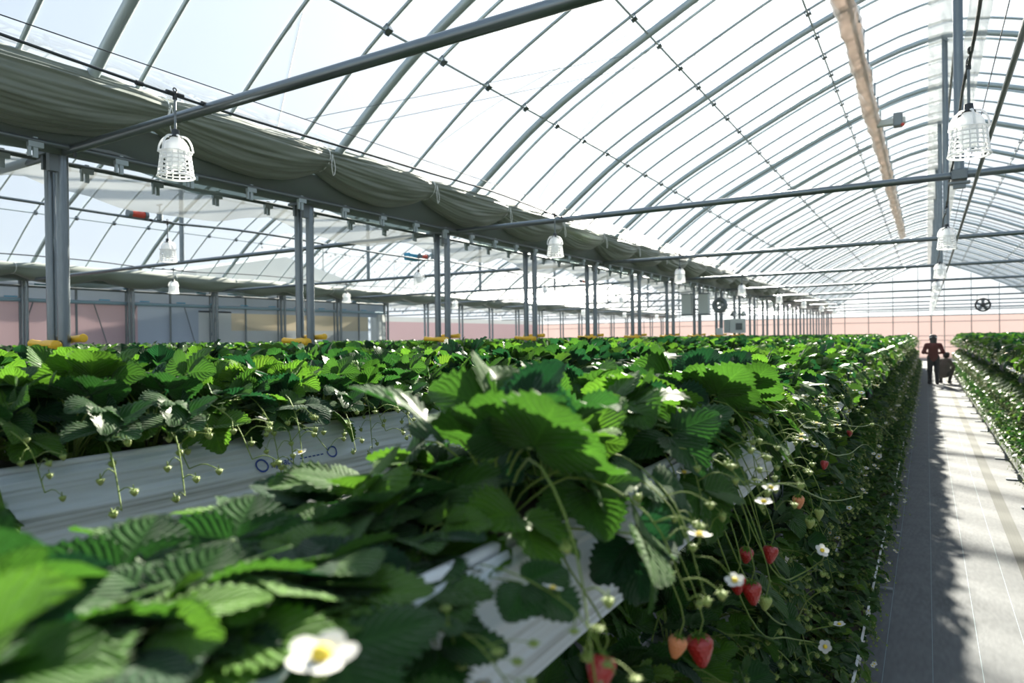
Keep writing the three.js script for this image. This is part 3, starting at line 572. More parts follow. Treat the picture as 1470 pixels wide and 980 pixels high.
function trussSpec(rnd, bloom, big) {
  const ang = (rnd() - 0.5) * 1.3, dir = V3(Math.cos(ang), 0, Math.sin(ang)), reach = (big ? 0.27 : 0.21) + rnd() * 0.1, top = 0.06 + rnd() * 0.08, fall = -0.02 - rnd() * 0.12;
  const pts = [V3(0, 0, 0), V3(dir.x * reach * 0.4, top, dir.z * reach * 0.4), V3(dir.x * reach * 0.8, top * 0.7 + fall * 0.3, dir.z * reach * 0.8), V3(dir.x * reach, fall, dir.z * reach)];
  const curve = new THREE.CatmullRomCurve3(pts), n = 3 + Math.floor(rnd() * 4), ends = [];
  for (let i = 0; i < n; i++) {
    const t = 0.55 + 0.45 * (i + 1) / n, a = curve.getPointAt(t), q = rnd() * Math.PI * 2, l = 0.025 + rnd() * 0.045;
    const b = a.clone().add(V3(Math.cos(q) * l * 0.8 + dir.x * l * 0.6, (rnd() - 0.45) * l * 1.2, Math.sin(q) * l * 0.8 + dir.z * l * 0.6)), m = a.clone().lerp(b, 0.5).add(V3(0, l * 0.25, 0));
    ends.push({ a, m, b, kind: rnd() < bloom ? 'flower' : 'green', tilt: rnd() * 1.2, yaw: rnd() * 6.3 });
  }
  return { pts, ends };
}
function plantSpec(seed, o = {}) {
  const rnd = mulberry(seed * 7919 + 13), leaves = [], trusses = [], tones = [0, 1, 1, 2, 2, 0, 3, 1, 0, 3, 4];
  const add = (i, az, reach, h, pitch, roll, L) => leaves.push({ seed: seed * 100 + i, az, reach, h, pitch, roll, L, tone: tones[Math.floor(rnd() * 11)] });
  const n = (o.leaves ?? 14) + Math.floor(rnd() * 3);
  for (let i = 0; i < n; i++) {
    const az = i * 2.4 + rnd() * 0.8, roll = (rnd() - 0.5) * 1.0, L = (0.072 + rnd() * 0.034) * (o.big ?? 1);
    if (i < n * 0.45) add(i, az, 0.02 + rnd() * 0.1, 0.1 + rnd() * 0.075, 0.2 + rnd() * 1.05, roll * 1.3, L);
    else add(i, az, 0.11 + rnd() * 0.11, 0.03 + rnd() * 0.1, -0.7 + rnd() * 0.8, roll, L);
  }
  for (let i = 0; i < (o.hang ?? 4); i++) add(40 + i, (rnd() - 0.5) * 1.5, 0.17 + rnd() * 0.08, -0.06 + rnd() * 0.1, -1.15 + rnd() * 0.7, (rnd() - 0.5) * 0.9, (0.072 + rnd() * 0.03) * (o.big ?? 1));
  for (let i = 0; i < (o.trusses ?? 2); i++) trusses.push(trussSpec(rnd, o.bloom ?? 0.16, i === 0));
  return { leaves, trusses, flowers: trusses.reduce((a, t) => a + t.ends.filter((e) => e.kind === 'flower').length, 0), pale: leaves.filter((l) => l.tone > 2).length };
}
const fruitMats = { flower: [M.petal, M.pollen, M.stem], green: [M.berryGreen, M.stem] };
function buildPlant(spec, lod) {                            // a Group whose children are the plant's leaves, fruit stalks and crown
  const g = new THREE.Group();
  for (const s of spec.leaves) {
    const { blade, stalk } = leafParts(mulberry(s.seed), s, lod);
    part(g, 'leaf', grouped([blade, stalk]), [M.leaf[s.tone], M.stem]);
  }
  for (const tr of spec.trusses) {
    const B = bucket(); stalkInto(B, tr.pts, 0.0022, 0.0013, lod ? 7 : 12, lod ? 4 : 5);
    for (const e of tr.ends) stalkInto(B, [e.a, e.m, e.b], 0.0013, 0.001, lod ? 3 : 5, 4);
    const st = part(g, 'fruit_stalk', toGeo(B), M.stem, 'thin yellow green stalk');
    for (const e of tr.ends) {
      const f = part(st, e.kind === 'flower' ? 'flower' : 'unripe_berry', e.kind === 'flower' ? flowerGeo[lod] : greenGeo[lod], fruitMats[e.kind]);
      f.position.copy(e.b); f.rotation.set(e.kind === 'flower' ? e.tilt - 0.6 : e.tilt * 0.4, e.yaw, 0);
    }
  }
  part(g, 'crown', new THREE.LatheGeometry([[0.02, -0.012], [0.016, 0.006], [0.008, 0.018], [0, 0.02]].map(([a, b]) => new THREE.Vector2(a, b)), 7), M.stem);
  return g;
}
function flatten(g) {                                       // the same plant as one geometry with one group for each material
  const by = new Map(); g.updateMatrixWorld(true);
  g.traverse((o) => {
    if (!o.isMesh) return;
    const mats = [].concat(o.material), geo = o.geometry, ix = geo.index, runs = geo.groups.length && Array.isArray(o.material) ? geo.groups : [{ start: 0, count: (ix ?? geo.attributes.position).count, materialIndex: 0 }];
    for (const r of runs) {
      const m = mats[r.materialIndex], n = new THREE.BufferGeometry();
      for (const k of ['position', 'normal', 'uv']) { const a = geo.attributes[k], out = new Float32Array(r.count * a.itemSize); for (let i = 0; i < r.count; i++) { const v = ix ? ix.getX(r.start + i) : r.start + i; for (let c = 0; c < a.itemSize; c++) out[i * a.itemSize + c] = a.getComponent(v, c); } n.setAttribute(k, new THREE.BufferAttribute(out, a.itemSize)); }
      n.applyMatrix4(o.matrixWorld);
      if (!by.has(m)) by.set(m, []); by.get(m).push(n);
    }
  });
  const mats = [...by.keys()], geo = mergeGeometries(mats.map((m) => mergeGeometries(by.get(m))), true);
  return { geo, mats };
}
const NV = 7, variants = []; for (let i = 0; i < NV; i++) variants.push(plantSpec(i + 3));
const lowVariants = []; for (let i = 0; i < 3; i++) lowVariants.push(plantSpec(i + 41, { trusses: 3, hang: 2, bloom: 0.04 }));
const tidyVariants = []; for (let i = 0; i < 4; i++) tidyVariants.push(plantSpec(i + 61, { hang: 0 }));   // no leaves hanging over the film
const nearProto = variants.map((s) => buildPlant(s, 0)), midProto = variants.map((s) => buildPlant(s, 1)), farProto = variants.map((s) => flatten(buildPlant(s, 2)));
const broadVariants = []; for (let i = 0; i < 6; i++) broadVariants.push(plantSpec(i + 81, { big: 1.28, leaves: 11, hang: 1 }));   // broad leaves nearest the aisle
const broadProto = broadVariants.map((s) => buildPlant(s, 0));
const tidyProto = tidyVariants.map((s) => buildPlant(s, 0));
const lowNear = lowVariants.map((s) => buildPlant(s, 1)), lowFar = lowVariants.map((s) => flatten(buildPlant(s, 2)));

const spots = [], prnd = mulberry(2024);
for (const b of benches) {
  const isRight = b.k < 0, d1 = isRight ? 34.6 : BENCH_END - 0.3, d0 = b.k === -2 ? 6.3 : b.k === -1 ? 1.8 : b.k > 5 ? 4.2 : b.k === 0 ? 0.12 : -0.3;
  for (const s of [1, -1]) for (let d = d0 + (s < 0 ? 0.11 : 0); d < d1; d += 0.215) {
    const x = b.xc + s * (0.085 + 0.02 * (prnd() - 0.5)), dd = d + 0.05 * (prnd() - 0.5), tall = b.k === 0 ? (dd < 3.1 ? 0.98 : 1.0) : 1.16;
    const broad = b.k === 0 && dd < 3.1, flat = b.k === 0 ? 1 - THREE.MathUtils.smoothstep(dd / -x, 1.2, 1.55) : 0, tidy = b.k === 1 && s > 0 && dd < 3.4;
    spots.push({ tidy, broad, x, y: RIM - 0.012 - 0.03 * flat, flat, d: dd, yaw: (s > 0 ? 0 : Math.PI) + (prnd() - 0.5) * 1.1, sc: tall * (0.88 + prnd() * 0.28), v: Math.floor(prnd() * NV), k: b.k, low: false, s });
  }
  if (b.k === 0) for (let d = 0.2; d < 0.8; d += 0.15) spots.push({ broad: true, flat: 1, x: b.xc + 0.03 * (prnd() - 0.5), y: RIM - 0.04, d, yaw: prnd() * 6.3, sc: 0.9 + 0.2 * prnd(), v: Math.floor(prnd() * NV), k: 0, low: false, s: 1 });
  if (b.xl !== undefined) for (const [x, y, step, sc] of [[b.xl, 0.328, 0.16, isRight ? 0.55 : 0.6], [b.xm, 0.765, 0.2, 1.0], [b.xc, 0.33, 0.3, 1.1]]) for (let d = Math.max(d0, 0.3); d < d1; d += step) spots.push({ x: x + 0.03 * (prnd() - 0.5), y, d: d + 0.05 * (prnd() - 0.5), yaw: (isRight ? Math.PI : 0) + (prnd() - 0.5) * 1.4, sc: sc * (0.85 + prnd() * 0.3), v: Math.floor(prnd() * 3), k: b.k, low: true, deep: x !== b.xl, s: 1 });
}
{
  const cost = (p) => { const px = new THREE.Vector3(p.x, p.y + 0.1, -p.d).project(camera); if (Math.abs(px.x) > 1.12 || px.y < -1.3 || px.z > 1 || p.d < -0.5) return 1e9; return Math.hypot(p.x, p.y - EYE, p.d) * (p.low ? (p.k === 1 ? 3.2 : p.deep ? 4 : 1.15) : p.k === 2 ? 1.7 : p.k > 2 || p.k < -1 ? 3 : p.k === 0 || p.k === -1 || p.s > 0 ? 1 : 1.25); };
  camera.updateMatrixWorld(true); camera.updateProjectionMatrix();
  spots.forEach((p) => { p.cost = cost(p); });
  const order = [...spots].sort((a, b) => a.cost - b.cost);
  order.slice(0, 300).forEach((p) => {
    p.done = true;
    const lod = Math.hypot(p.x, p.d) < 3.2 ? 0 : 1, src = p.broad ? broadProto[p.v % 6] : p.tidy ? tidyProto[p.v % 4] : p.low ? lowNear[p.v] : lod ? midProto[p.v] : nearProto[p.v], g = src.clone();
    g.name = numbered('strawberry_plant'); g.position.set(p.x, p.y, -p.d); g.rotation.y = p.yaw; g.scale.set(p.sc, p.sc * (1 - 0.48 * (p.flat || 0)), p.sc); scene.add(g);
    const sp = p.broad ? broadVariants[p.v % 6] : p.tidy ? tidyVariants[p.v % 4] : p.low ? lowVariants[p.v] : variants[p.v], look = (sp.pale > 4 ? 'pale' : sp.pale > 2 ? 'mid green' : 'dark green') + (sp.flowers > 2 ? ' flowering' : '');
    const side = p.s > 0 ? 'on the aisle side of ' : 'on the inner side of ';
    const at = p.low ? (p.deep ? 'deep inside the bench frame' : p.k === -1 ? 'in the low trough at the sunlit aisle edge' : p.k === 0 ? 'in the shaded low trough' : 'below the printed film skirt') : p.k === 0 ? side + 'the tall aisle bench' : p.k === 1 ? side + 'the bench with blue print' : p.k === -1 ? side + 'the sunlit aisle bench' : 'on a bench behind the printed film';
    tag(g, look + ' strawberry plant ' + at, 'plant', look + ' plants ' + at);
  });
  const far = new THREE.Group(); far.name = 'distant_strawberry_plants'; far.userData.kind = 'stuff'; tag(far, 'continuous rows of strawberry foliage running to the far end', 'plants'); scene.add(far);
  const m4 = new THREE.Matrix4(), q = new THREE.Quaternion(), e = new THREE.Euler();
  [[farProto, false], [lowFar, true]].forEach(([protos, low]) => protos.forEach((fp, v) => {
    const list = spots.filter((p) => !p.done && p.low === low && p.v === v);
    const im = new THREE.InstancedMesh(fp.geo, fp.mats, list.length); im.name = 'plant_foliage'; im.userData.kind = 'stuff'; shade(im);
    list.forEach((p, i) => im.setMatrixAt(i, m4.compose(V3(p.x, p.y, -p.d), q.setFromEuler(e.set(0, p.yaw, 0)), V3(p.sc, p.sc, p.sc))));
    far.add(im);
  }));
}

// ------------------------------------------------------------------ ripe berries hanging at the aisle edge of the first bench
function pixel(px, py) { return new THREE.Vector3((px / 1470) * 2 - 1, 1 - (py / 980) * 2, 0.5).unproject(camera).sub(camera.position).normalize(); }
{
  const rnd = mulberry(77);
  const hang = [[1003, 935, -0.4, 1.45, 'red'], [865, 965, -0.44, 1.3, 'red'], [1078, 852, -0.4, 1.35, 'red'], [1058, 840, -0.43, 1.2, 'red'], [1107, 796, -0.4, 1.2, 'red'], [1072, 800, -0.45, 1.1, 'red'], [1184, 668, -0.34, 0.8, 'red'], [1146, 722, -0.36, 1.0, 'pink'], [1176, 738, -0.34, 0.9, 'green'], [1163, 752, -0.36, 0.9, 'green'], [1100, 866, -0.38, 0.9, 'green'], [975, 930, -0.42, 1.0, 'pink'], [1220, 622, -0.34, 0.8, 'red']];
  const mats = { red: M.berryRed, pink: M.berryPink, green: M.berryGreen };
  const words = { red: 'ripe red strawberry', pink: 'half ripe strawberry', green: 'pale unripe strawberry' };
  hang.forEach(([px, py, X, sc, kind], i) => {
    const dir = pixel(px, py), t = X / dir.x, c = camera.position.clone().addScaledVector(dir, t);
    const g = thing('strawberry', words[kind] + ' hanging over the film skirt of the tall bench', 'strawberry', c.toArray(), kind + ' berries hanging from the tall bench');
    const f = new THREE.Group(); 
    const body = part(g, 'fruit', ripeGeo.body, mats[kind]); body.scale.setScalar(sc); body.position.y = 0.022 * sc; body.rotation.set((rnd() - 0.5) * 0.7, rnd() * 6, (rnd() - 0.5) * 0.7);
    const cal = part(g, 'calyx', ripeGeo.calyx, M.leaf[3]); cal.scale.setScalar(sc); cal.position.y = 0.023 * sc; cal.rotation.copy(body.rotation);
    const root = V3(FACE - 0.03 - c.x, RIM - c.y, -0.04 + rnd() * 0.08), B = bucket();
    stalkInto(B, [V3(0, 0.022 * sc, 0), V3(0.01, 0.06, 0), V3(root.x * 0.35, Math.max(0.08, root.y * 0.75), root.z * 0.5), V3(root.x * 0.75, root.y + 0.03, root.z * 0.8), root], 0.0015, 0.0022, 12, 5);
    part(g, 'stalk', toGeo(B), M.stem);
  });
  // long runners arching out towards the aisle
  const run = [[[1060, 690], [1130, 695], [1190, 718], [1235, 712]], [[1085, 900], [1130, 915], [1170, 922], [1185, 928]], [[1090, 865], [1140, 893], [1160, 860], [1185, 845]], [[1115, 825], [1150, 823], [1175, 808], [1180, 790]], [[1130, 835], [1165, 820], [1182, 822]], [[1140, 905], [1170, 902], [1205, 896]], [[1180, 600], [1230, 612], [1262, 610], [1280, 625]], [[1175, 640], [1215, 652], [1248, 640], [1262, 655]]];
  const blooms = [[[[440, 1010], [452, 975], [462, 942]], -0.4, -0.38, 1.5], [[[862, 800], [862, 780], [876, 764]], -0.5, -0.47, 1.5]];
  [...run.map((l) => [l, -0.42, -0.27, 1.2]), ...blooms].forEach(([line, X0, X1, size], i) => {
    const pts = line.map(([px, py], j) => { const dir = pixel(px, py), X = lerp(X0, X1, j / (line.length - 1)); return camera.position.clone().addScaledVector(dir, X / dir.x); });
    if (i >= run.length) i = 2 * i + 1;
    const g = thing('strawberry_runner', 'yellow green flower stalk arching from the tall bench over the shaded aisle edge', 'stalk', [0, 0, 0], 'stalks arching over the aisle edge');
    const root = V3(benches[0].xc + 0.1, RIM - 0.03, pts[0].z - 0.05), B = bucket();
    stalkInto(B, [root, ...pts], 0.003, 0.0018, 26, 6); part(g, 'stalk', toGeo(B), M.stem);
    const f = part(g, i % 2 ? 'flower' : 'unripe_berry', i % 2 ? flowerGeo[0] : greenGeo[0], i % 2 ? fruitMats.flower : fruitMats.green); f.position.copy(pts[pts.length - 1]); f.rotation.set(0.6, i, 0.5); f.scale.setScalar(size);
  });
}

// ------------------------------------------------------------------ people
const capsule = (p, a, b, ra, rb) => { const pax = p.x - a.x, pay = p.y - a.y, paz = p.z - a.z, bx = b.x - a.x, by = b.y - a.y, bz = b.z - a.z, h = clamp((pax * bx + pay * by + paz * bz) / (bx * bx + by * by + bz * bz + 1e-9), 0, 1); return Math.hypot(pax - bx * h, pay - by * h, paz - bz * h) - lerp(ra, rb, h); };
function blobs(bones, center, half, res, k) {                // bones: [a, b, ra, rb, colour, flat?] joined by a smooth minimum
  const mc = new MarchingCubes(res, new THREE.MeshStandardMaterial(), false, false, 120000); mc.isolation = 0;
  const hs = res / 2, p = new THREE.Vector3();
  for (let z = 0; z < res; z++) for (let y = 0; y < res; y++) for (let x = 0; x < res; x++) {
    p.set(center.x + half.x * (x - hs) / hs, center.y + half.y * (y - hs) / hs, center.z + half.z * (z - hs) / hs);
    let d = 1; for (const b of bones) { const e = capsule(p, b[0], b[1], b[2], b[3]); const h = Math.max(k - Math.abs(d - e), 0) / k; d = Math.min(d, e) - h * h * k * 0.25; }
    mc.field[x + y * res + z * res * res] = -d;
  }
  mc.update();
  const n = mc.count, pos = new Float32Array(n * 3), nor = new Float32Array(n * 3), col = new Float32Array(n * 3);
  for (let i = 0; i < n; i++) {
    p.set(center.x + half.x * mc.positionArray[i * 3], center.y + half.y * mc.positionArray[i * 3 + 1], center.z + half.z * mc.positionArray[i * 3 + 2]);
    p.toArray(pos, i * 3);
    let best = 9, c = bones[0][4]; for (const b of bones) { const e = capsule(p, b[0], b[1], b[2], b[3]); if (e < best) { best = e; c = b[4]; } }
    c.toArray(col, i * 3);
  }
  let g = new THREE.BufferGeometry(); g.setAttribute('position', new THREE.BufferAttribute(pos, 3)); g.setAttribute('color', new THREE.BufferAttribute(col, 3));
  g = mergeVertices(g, 1e-4); g.computeVertexNormals();
  return g;
}
function handBones(w, dir, side, skin) {                      // palm, four unequal fingers slightly curled, a thumb from the side of the palm
  const f = dir.clone().normalize(), s = side.clone().normalize(), n = new THREE.Vector3().crossVectors(f, s), at = (a, b, c) => w.clone().addScaledVector(f, a).addScaledVector(s, b).addScaledVector(n, c), out = [];
  out.push([at(0, 0, 0), at(0.045, 0, 0), 0.02, 0.022, skin], [at(0.03, 0.015, 0), at(0.065, 0.022, 0), 0.016, 0.014, skin], [at(0.03, -0.015, 0), at(0.065, -0.022, 0), 0.016, 0.014, skin]);
  [[-0.028, 0.05], [-0.01, 0.065], [0.01, 0.07], [0.028, 0.06]].forEach(([o, l]) => out.push([at(0.07, o, 0), at(0.07 + l * 0.55, o, 0.008), 0.009, 0.008, skin], [at(0.07 + l * 0.55, o, 0.008), at(0.07 + l * 0.9, o, 0.026), 0.008, 0.0065, skin]));
  out.push([at(0.02, 0.025, 0), at(0.05, 0.05, 0.012), 0.011, 0.009, skin], [at(0.05, 0.05, 0.012), at(0.075, 0.052, 0.025), 0.009, 0.0075, skin]);
  return out;
}
const SKIN = rgb(0.5, 0.3, 0.2), HAIR = rgb(0.012, 0.01, 0.01);
const clothMat = std({ vertexColors: true, roughness: 0.85, name: 'clothing and skin' }), hairMat = std({ color: HAIR, roughness: 0.6, name: 'dark hair' });
function headGeo(c, r, face) {                                // face = unit vector the head looks along
  const side = new THREE.Vector3().crossVectors(V3(0, 1, 0), face).normalize(), at = (f, s, u) => c.clone().addScaledVector(face, f * r).addScaledVector(side, s * r).add(V3(0, u * r, 0)), E = rgb(0.03, 0.02, 0.02), L = rgb(0.45, 0.16, 0.13);
  const b = [[at(0, 0, 0.25), at(0.02, 0, 0.2), r * 0.84, r * 0.84, SKIN], [at(0.22, 0, -0.25), at(0.28, 0, -0.45), r * 0.6, r * 0.5, SKIN], [at(0.84, 0, 0.05), at(0.98, 0, -0.2), r * 0.1, r * 0.14, SKIN], [at(0, 0.84, 0.05), at(-0.05, 0.86, -0.2), r * 0.13, r * 0.1, SKIN], [at(0, -0.84, 0.05), at(-0.05, -0.86, -0.2), r * 0.13, r * 0.1, SKIN],
    [at(0.74, 0.3, 0.1), at(0.74, 0.36, 0.1), r * 0.1, r * 0.08, E], [at(0.74, -0.3, 0.1), at(0.74, -0.36, 0.1), r * 0.1, r * 0.08, E], [at(0.74, 0.15, -0.5), at(0.74, -0.15, -0.5), r * 0.07, r * 0.07, L]];
  return blobs(b, c, V3(r * 1.5, r * 1.5, r * 1.5), 54, r * 0.12);
}
function person({ pos, turn, height, top, legs, label, pose, hat, longHair }) {
  const t = thing('person', label, 'person', pos); t.rotation.y = turn;
  const k = height / 1.62, s = (x, y, z) => V3(x * k, y * k, z * k), shoe = rgb(0.02, 0.02, 0.02);
  let B, head, hands;
  if (pose === 'squat') {
    head = s(0.02, 1.02, -0.12);
    B = [[s(0, 0.38, 0.14), s(0, 0.62, 0.03), 0.17 * k, 0.17 * k, top], [s(0, 0.62, 0.03), s(0, 0.8, -0.05), 0.17 * k, 0.14 * k, top], [s(0, 0.8, -0.05), s(0.01, 0.94, -0.1), 0.08 * k, 0.055 * k, top]];
    for (const q of [-1, 1]) B.push([s(q * 0.12, 0.86, -0.04), s(q * 0.25, 0.62, -0.12), 0.07 * k, 0.055 * k, top], [s(q * 0.25, 0.62, -0.12), s(q * 0.16, 0.5, -0.36), 0.055 * k, 0.04 * k, top], [s(q * 0.1, 0.36, 0.14), s(q * 0.17, 0.52, -0.24), 0.11 * k, 0.08 * k, legs], [s(q * 0.17, 0.52, -0.24), s(q * 0.14, 0.09, -0.02), 0.075 * k, 0.05 * k, legs], [s(q * 0.14, 0.05, 0.02), s(q * 0.15, 0.045, -0.17), 0.045 * k, 0.04 * k, shoe]);
    hands = [[s(0.16, 0.5, -0.36), V3(-0.3, -0.4, -0.8), V3(-1, 0, 0)], [s(-0.16, 0.5, -0.36), V3(0.3, -0.4, -0.8), V3(1, 0, 0)]];
  } else {
    head = s(0, 1.49, -0.01);
    B = [[s(0, 0.9, 0), s(0, 1.05, 0), 0.145 * k, 0.135 * k, top], [s(0, 1.05, 0), s(0, 1.24, 0.01), 0.13 * k, 0.15 * k, top], [s(-0.13, 1.28, 0.01), s(0.13, 1.28, 0.01), 0.085 * k, 0.085 * k, top], [s(0, 1.3, 0.01), s(0, 1.42, 0), 0.06 * k, 0.05 * k, SKIN]];
    for (const q of [-1, 1]) B.push([s(q * 0.19, 1.29, 0.01), s(q * 0.275, 1.06, 0.03), 0.068 * k, 0.055 * k, top], [s(q * 0.275, 1.06, 0.03), s(q * 0.14, 1.02, -0.2), 0.053 * k, 0.042 * k, top], [s(q * 0.085, 0.88, 0), s(q * 0.095, 0.47, q * 0.03 - 0.02), 0.098 * k, 0.07 * k, legs], [s(q * 0.095, 0.47, q * 0.03 - 0.02), s(q * 0.1, 0.09, q * 0.05 + 0.01), 0.072 * k, 0.055 * k, legs], [s(q * 0.1, 0.045, q * 0.05 + 0.03), s(q * 0.115, 0.04, q * 0.05 - 0.14), 0.045 * k, 0.038 * k, shoe]);
    hands = [[s(0.14, 1.02, -0.2), V3(-0.6, 0.2, -0.5), V3(0, 1, 0)], [s(-0.14, 1.02, -0.2), V3(0.6, 0.2, -0.5), V3(0, 1, 0)]];
  }
  const body = [blobs(B, s(0, 0.78, -0.03), V3(0.42 * k, 0.85 * k, 0.5 * k), 84, 0.05 * k), headGeo(head, 0.115 * k, V3(0, 0, -1))];
  for (const [w, dir, side] of hands) body.push(blobs(handBones(w, dir, side, SKIN), w.clone().addScaledVector(dir.clone().normalize(), 0.06), V3(0.13, 0.13, 0.13), 46, 0.008));
  part(t, 'body', mergeGeometries(body), clothMat);
  const hair = new THREE.SphereGeometry(0.118 * k, 20, 14, 0, Math.PI * 2, 0, Math.PI * 0.62).scale(0.92, 1.06, 1.0).rotateX(0.42).translate(head.x, head.y + 0.022 * k, head.z + 0.012);
  const hl = [hair]; if (longHair) hl.push(new THREE.LatheGeometry([[0.0, 0.05], [0.085, 0.04], [0.1, -0.05], [0.09, -0.15], [0.06, -0.25], [0, -0.27]].map(([a, b]) => new THREE.Vector2(a * k, b * k)), 16).scale(1, 1, 0.62).translate(head.x, head.y, head.z + 0.06 * k));
  part(t, 'hair', merged(hl), hairMat, 'dark hair');
  if (hat) {
    const hg = new THREE.LatheGeometry([[0, 0.1], [0.07, 0.092], [0.108, 0.05], [0.116, 0.0], [0.112, -0.005]].map(([a, b]) => new THREE.Vector2(a * k, b * k)), 22);
    part(t, 'cap', merged([hg.translate(head.x, head.y + 0.055 * k, head.z), new THREE.CylinderGeometry(0.085 * k, 0.085 * k, 0.012, 20).scale(1, 1, 0.8).translate(head.x, head.y + 0.055 * k, head.z - 0.11 * k)]), std({ color: hat, roughness: 0.8, name: 'cap cloth' }), 'dark cap');
    if (longHair) part(t, 'cap_band', new THREE.CylinderGeometry(0.121 * k, 0.121 * k, 0.032, 22, 1, true).translate(head.x, head.y + 0.058 * k, head.z), std({ color: rgb(0.8, 0.8, 0.8), roughness: 0.8, side: THREE.DoubleSide, name: 'pale band' }), 'pale cap band');
  }
}
const dark = rgb(0.012, 0.014, 0.02);
person({ pos: [0.17, 0, -26.4], turn: 0.1, height: 1.62, top: rgb(0.1, 0.008, 0.008), legs: dark, label: 'person in a dark red jacket and dark trousers walking up the aisle', hat: rgb(0.015, 0.015, 0.018), longHair: true });
person({ pos: [0.5, 0, -27.0], turn: -0.3, height: 1.45, top: rgb(0.09, 0.075, 0.06), legs: rgb(0.04, 0.035, 0.03), label: 'person in a brown coat crouching beside the low white trough', pose: 'squat', hat: rgb(0.01, 0.01, 0.012) });
person({ pos: [-0.78, 0, -40.4], turn: Math.PI, height: 1.66, top: rgb(0.12, 0.14, 0.16), legs: dark, label: 'bareheaded person whose head shows behind the end of the tall bench' });
person({ pos: [2.42, 0, -35.6], turn: 0.3, height: 1.66, top: rgb(0.05, 0.05, 0.06), legs: dark, label: 'person in a dark cap showing above the sunlit plants', hat: rgb(0.01, 0.01, 0.012) });

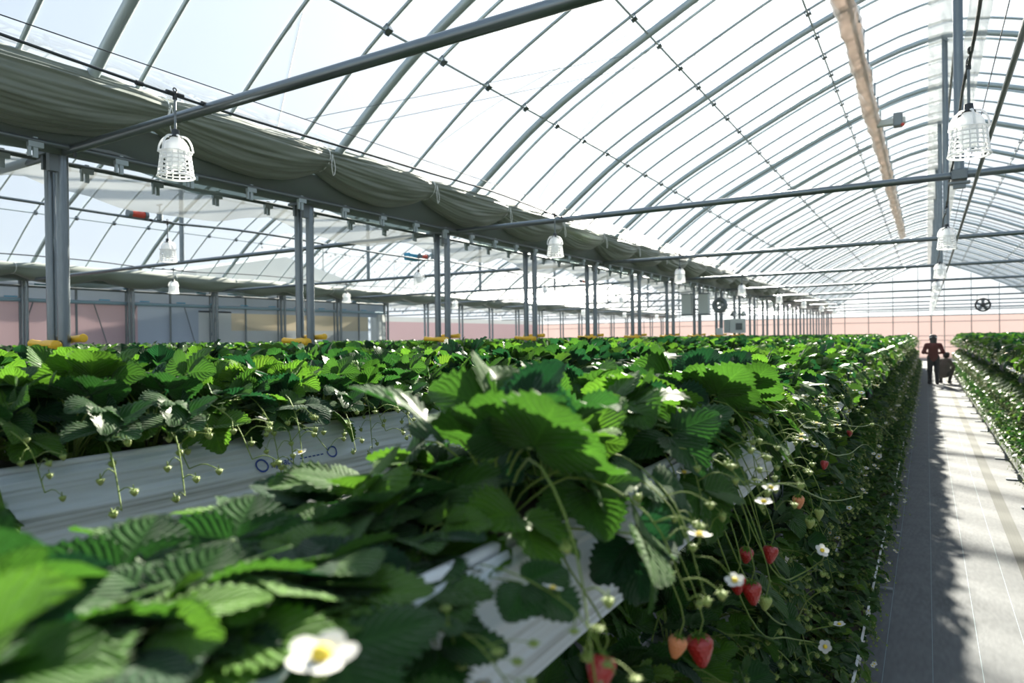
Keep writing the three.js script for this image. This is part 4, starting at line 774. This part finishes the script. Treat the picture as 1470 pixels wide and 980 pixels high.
// ------------------------------------------------------------------ small equipment
{
  const X = EAVES[0];
  const c = thing('control_box', 'grey control box with a dark display fixed to the twin posts', 'control box', [X + 0.1, 2.02, -24.92]);
  part(c, 'case', box(0.5, 0.5, 0.2, 0, 0, 0.2, 0.012), M.greyBox); part(c, 'side_case', box(0.2, 0.48, 0.22, -0.36, 0, 0.2, 0.012), std({ color: rgb(0.33, 0.37, 0.38), roughness: 0.5 }));
  part(c, 'display', box(0.22, 0.24, 0.012, 0.06, -0.02, 0.305), M.screen, 'dark display panel');
  for (const s of [-1, 1]) part(c, 'speaker_horn', new THREE.LatheGeometry([[0, -0.08], [0.05, -0.07], [0.12, 0.0], [0.14, 0.05], [0.0, 0.03]].map(([a, b]) => new THREE.Vector2(a, b)), 16).scale(0.7, 1, 1.5).rotateZ(s * 1.3).translate(s * 0.2, 0.42, 0.12), s < 0 ? M.steelDark : M.greyBox);
  const u = thing('fan_unit', 'grey box unit mounted high between the twin posts', 'unit', [X + 0.05, EYE + 0.92, -19.98]);
  for (const s of [-1, 1]) { part(u, 'panel', box(0.3, 0.62, 0.2, s * 0.25, 0, 0.2, 0.03), M.greyBox); part(u, 'rim', merged([box(0.32, 0.04, 0.22, s * 0.25, 0.3, 0.2, 0.01), box(0.32, 0.04, 0.22, s * 0.25, -0.3, 0.2, 0.01)]), M.steelDark); }
  const f = thing('round_fan', 'dark round ring fan mounted on the twin posts beside the control box', 'fan', [X + 0.1, EYE + 0.98, -22.45]);
  part(f, 'ring', new THREE.TorusGeometry(0.18, 0.075, 10, 26).translate(0, 0, 0.16), M.steelDark);
  part(f, 'hub', rod(V3(0, 0, 0.08), V3(0, 0, 0.2), 0.04, 10), M.steelDark);
  for (let i = 0; i < 3; i++) part(f, 'blade', box(0.06, 0.15, 0.008, 0, 0.09, 0.15).rotateZ(i * 2.1), M.greyBox);
  part(f, 'junction_box', box(0.2, 0.22, 0.12, -0.02, -0.85, 0.13, 0.02), M.gutterWhite, 'small white box below the fan');
  part(f, 'mount', merged([box(0.3, 0.05, 0.12, -0.1, 0, 0.06), rod(V3(-0.02, -0.85, 0.1), V3(-0.02, -0.2, 0.1), 0.015, 6)]), M.steelDark);
  part(u, 'mount', merged([box(0.4, 0.05, 0.12, -0.05, 0.15, 0.07), box(0.4, 0.05, 0.12, -0.05, -0.15, 0.07)]), M.steelDark);
  part(c, 'mount', merged([box(0.4, 0.05, 0.14, -0.1, 0.12, 0.05), box(0.4, 0.05, 0.14, -0.1, -0.12, 0.05)]), M.steelDark);

  const v = thing('circulation_fan', 'black circulation fan hung from a tie beam right of the ridge lamps', 'fan', [1.88, EYE + 1.08, -32.48]);
  part(v, 'housing', new THREE.TorusGeometry(0.24, 0.035, 8, 26), M.blackPlastic); part(v, 'motor', rod(V3(0, 0, -0.1), V3(0, 0, 0.16), 0.07, 12), M.blackPlastic);
  for (let i = 0; i < 5; i++) part(v, 'blade', box(0.11, 0.2, 0.012, 0, 0.13, 0).rotateY(0.3).rotateZ(i * 1.257), M.steelDark);
  part(v, 'guard', merged([0.09, 0.16].map((r) => new THREE.TorusGeometry(r, 0.006, 5, 24).translate(0, 0, 0.06))), M.blackPlastic);
  part(v, 'hanger', merged([rod(V3(-0.18, 0.18, 0), V3(-0.18, 0.385, 0), 0.012, 6), rod(V3(0.18, 0.18, 0), V3(0.18, 0.385, 0), 0.012, 6)]), M.blackPlastic);

  const m = thing('vent_motor', 'grey roof vent motor with a small red lamp lens near the ridge', 'motor', [RIDGE - 0.82, roofY(1.0) - 0.3, -15.3]);
  part(m, 'case', box(0.5, 0.12, 0.16, 0, 0, 0, 0.02), M.greyBox); part(m, 'gearbox', box(0.16, 0.26, 0.2, 0.12, 0.02, 0, 0.02), M.steelDark); part(m, 'red_lens', new THREE.SphereGeometry(0.035, 10, 8).translate(0.2, -0.1, 0.09), M.red);
  const val = (x, y, d, blue, label) => {
    const t = thing('valve_motor', label, 'valve', [x, y, -d]);
    part(t, 'body', rod(V3(0, 0, -0.08), V3(0, 0, 0.08), 0.042, 14), M.red); part(t, 'flange', merged([rod(V3(0, 0, -0.12), V3(0, 0, -0.08), 0.05, 14), rod(V3(0, 0, 0.08), V3(0, 0, 0.12), 0.05, 14)]), M.steelDark);
    if (blue) part(t, 'blue_case', box(0.16, 0.14, 0.36, -0.14, -0.02, 0.16, 0.03), M.blue, 'blue motor case');
    part(t, 'tap', merged([rod(V3(0, 0.05, -0.28), V3(0, 0.16, -0.28), 0.012, 6), rod(V3(-0.05, 0.16, -0.28), V3(0.05, 0.16, -0.28), 0.012, 6), rod(V3(0, -0.03, -0.28), V3(0, 0.06, -0.28), 0.035, 8)]), M.steelDark);
  };
  val(-8.15, EYE + 1.55, 4.72, false, 'red pipe fitting with a tap on the pipe beyond the gutter');
  val(-8.3, EYE + 1.6, 10.4, true, 'blue and red motor on the pipe beyond the gutter');
  val(-8.15, EYE + 1.55, 17.2, false, 'small red fitting on the far stretch of pipe beyond the gutter');
}

scene.fog = new THREE.FogExp2(0xffffff, 0.0003);   // the damp air of the greenhouse
renderer.render(scene, camera);
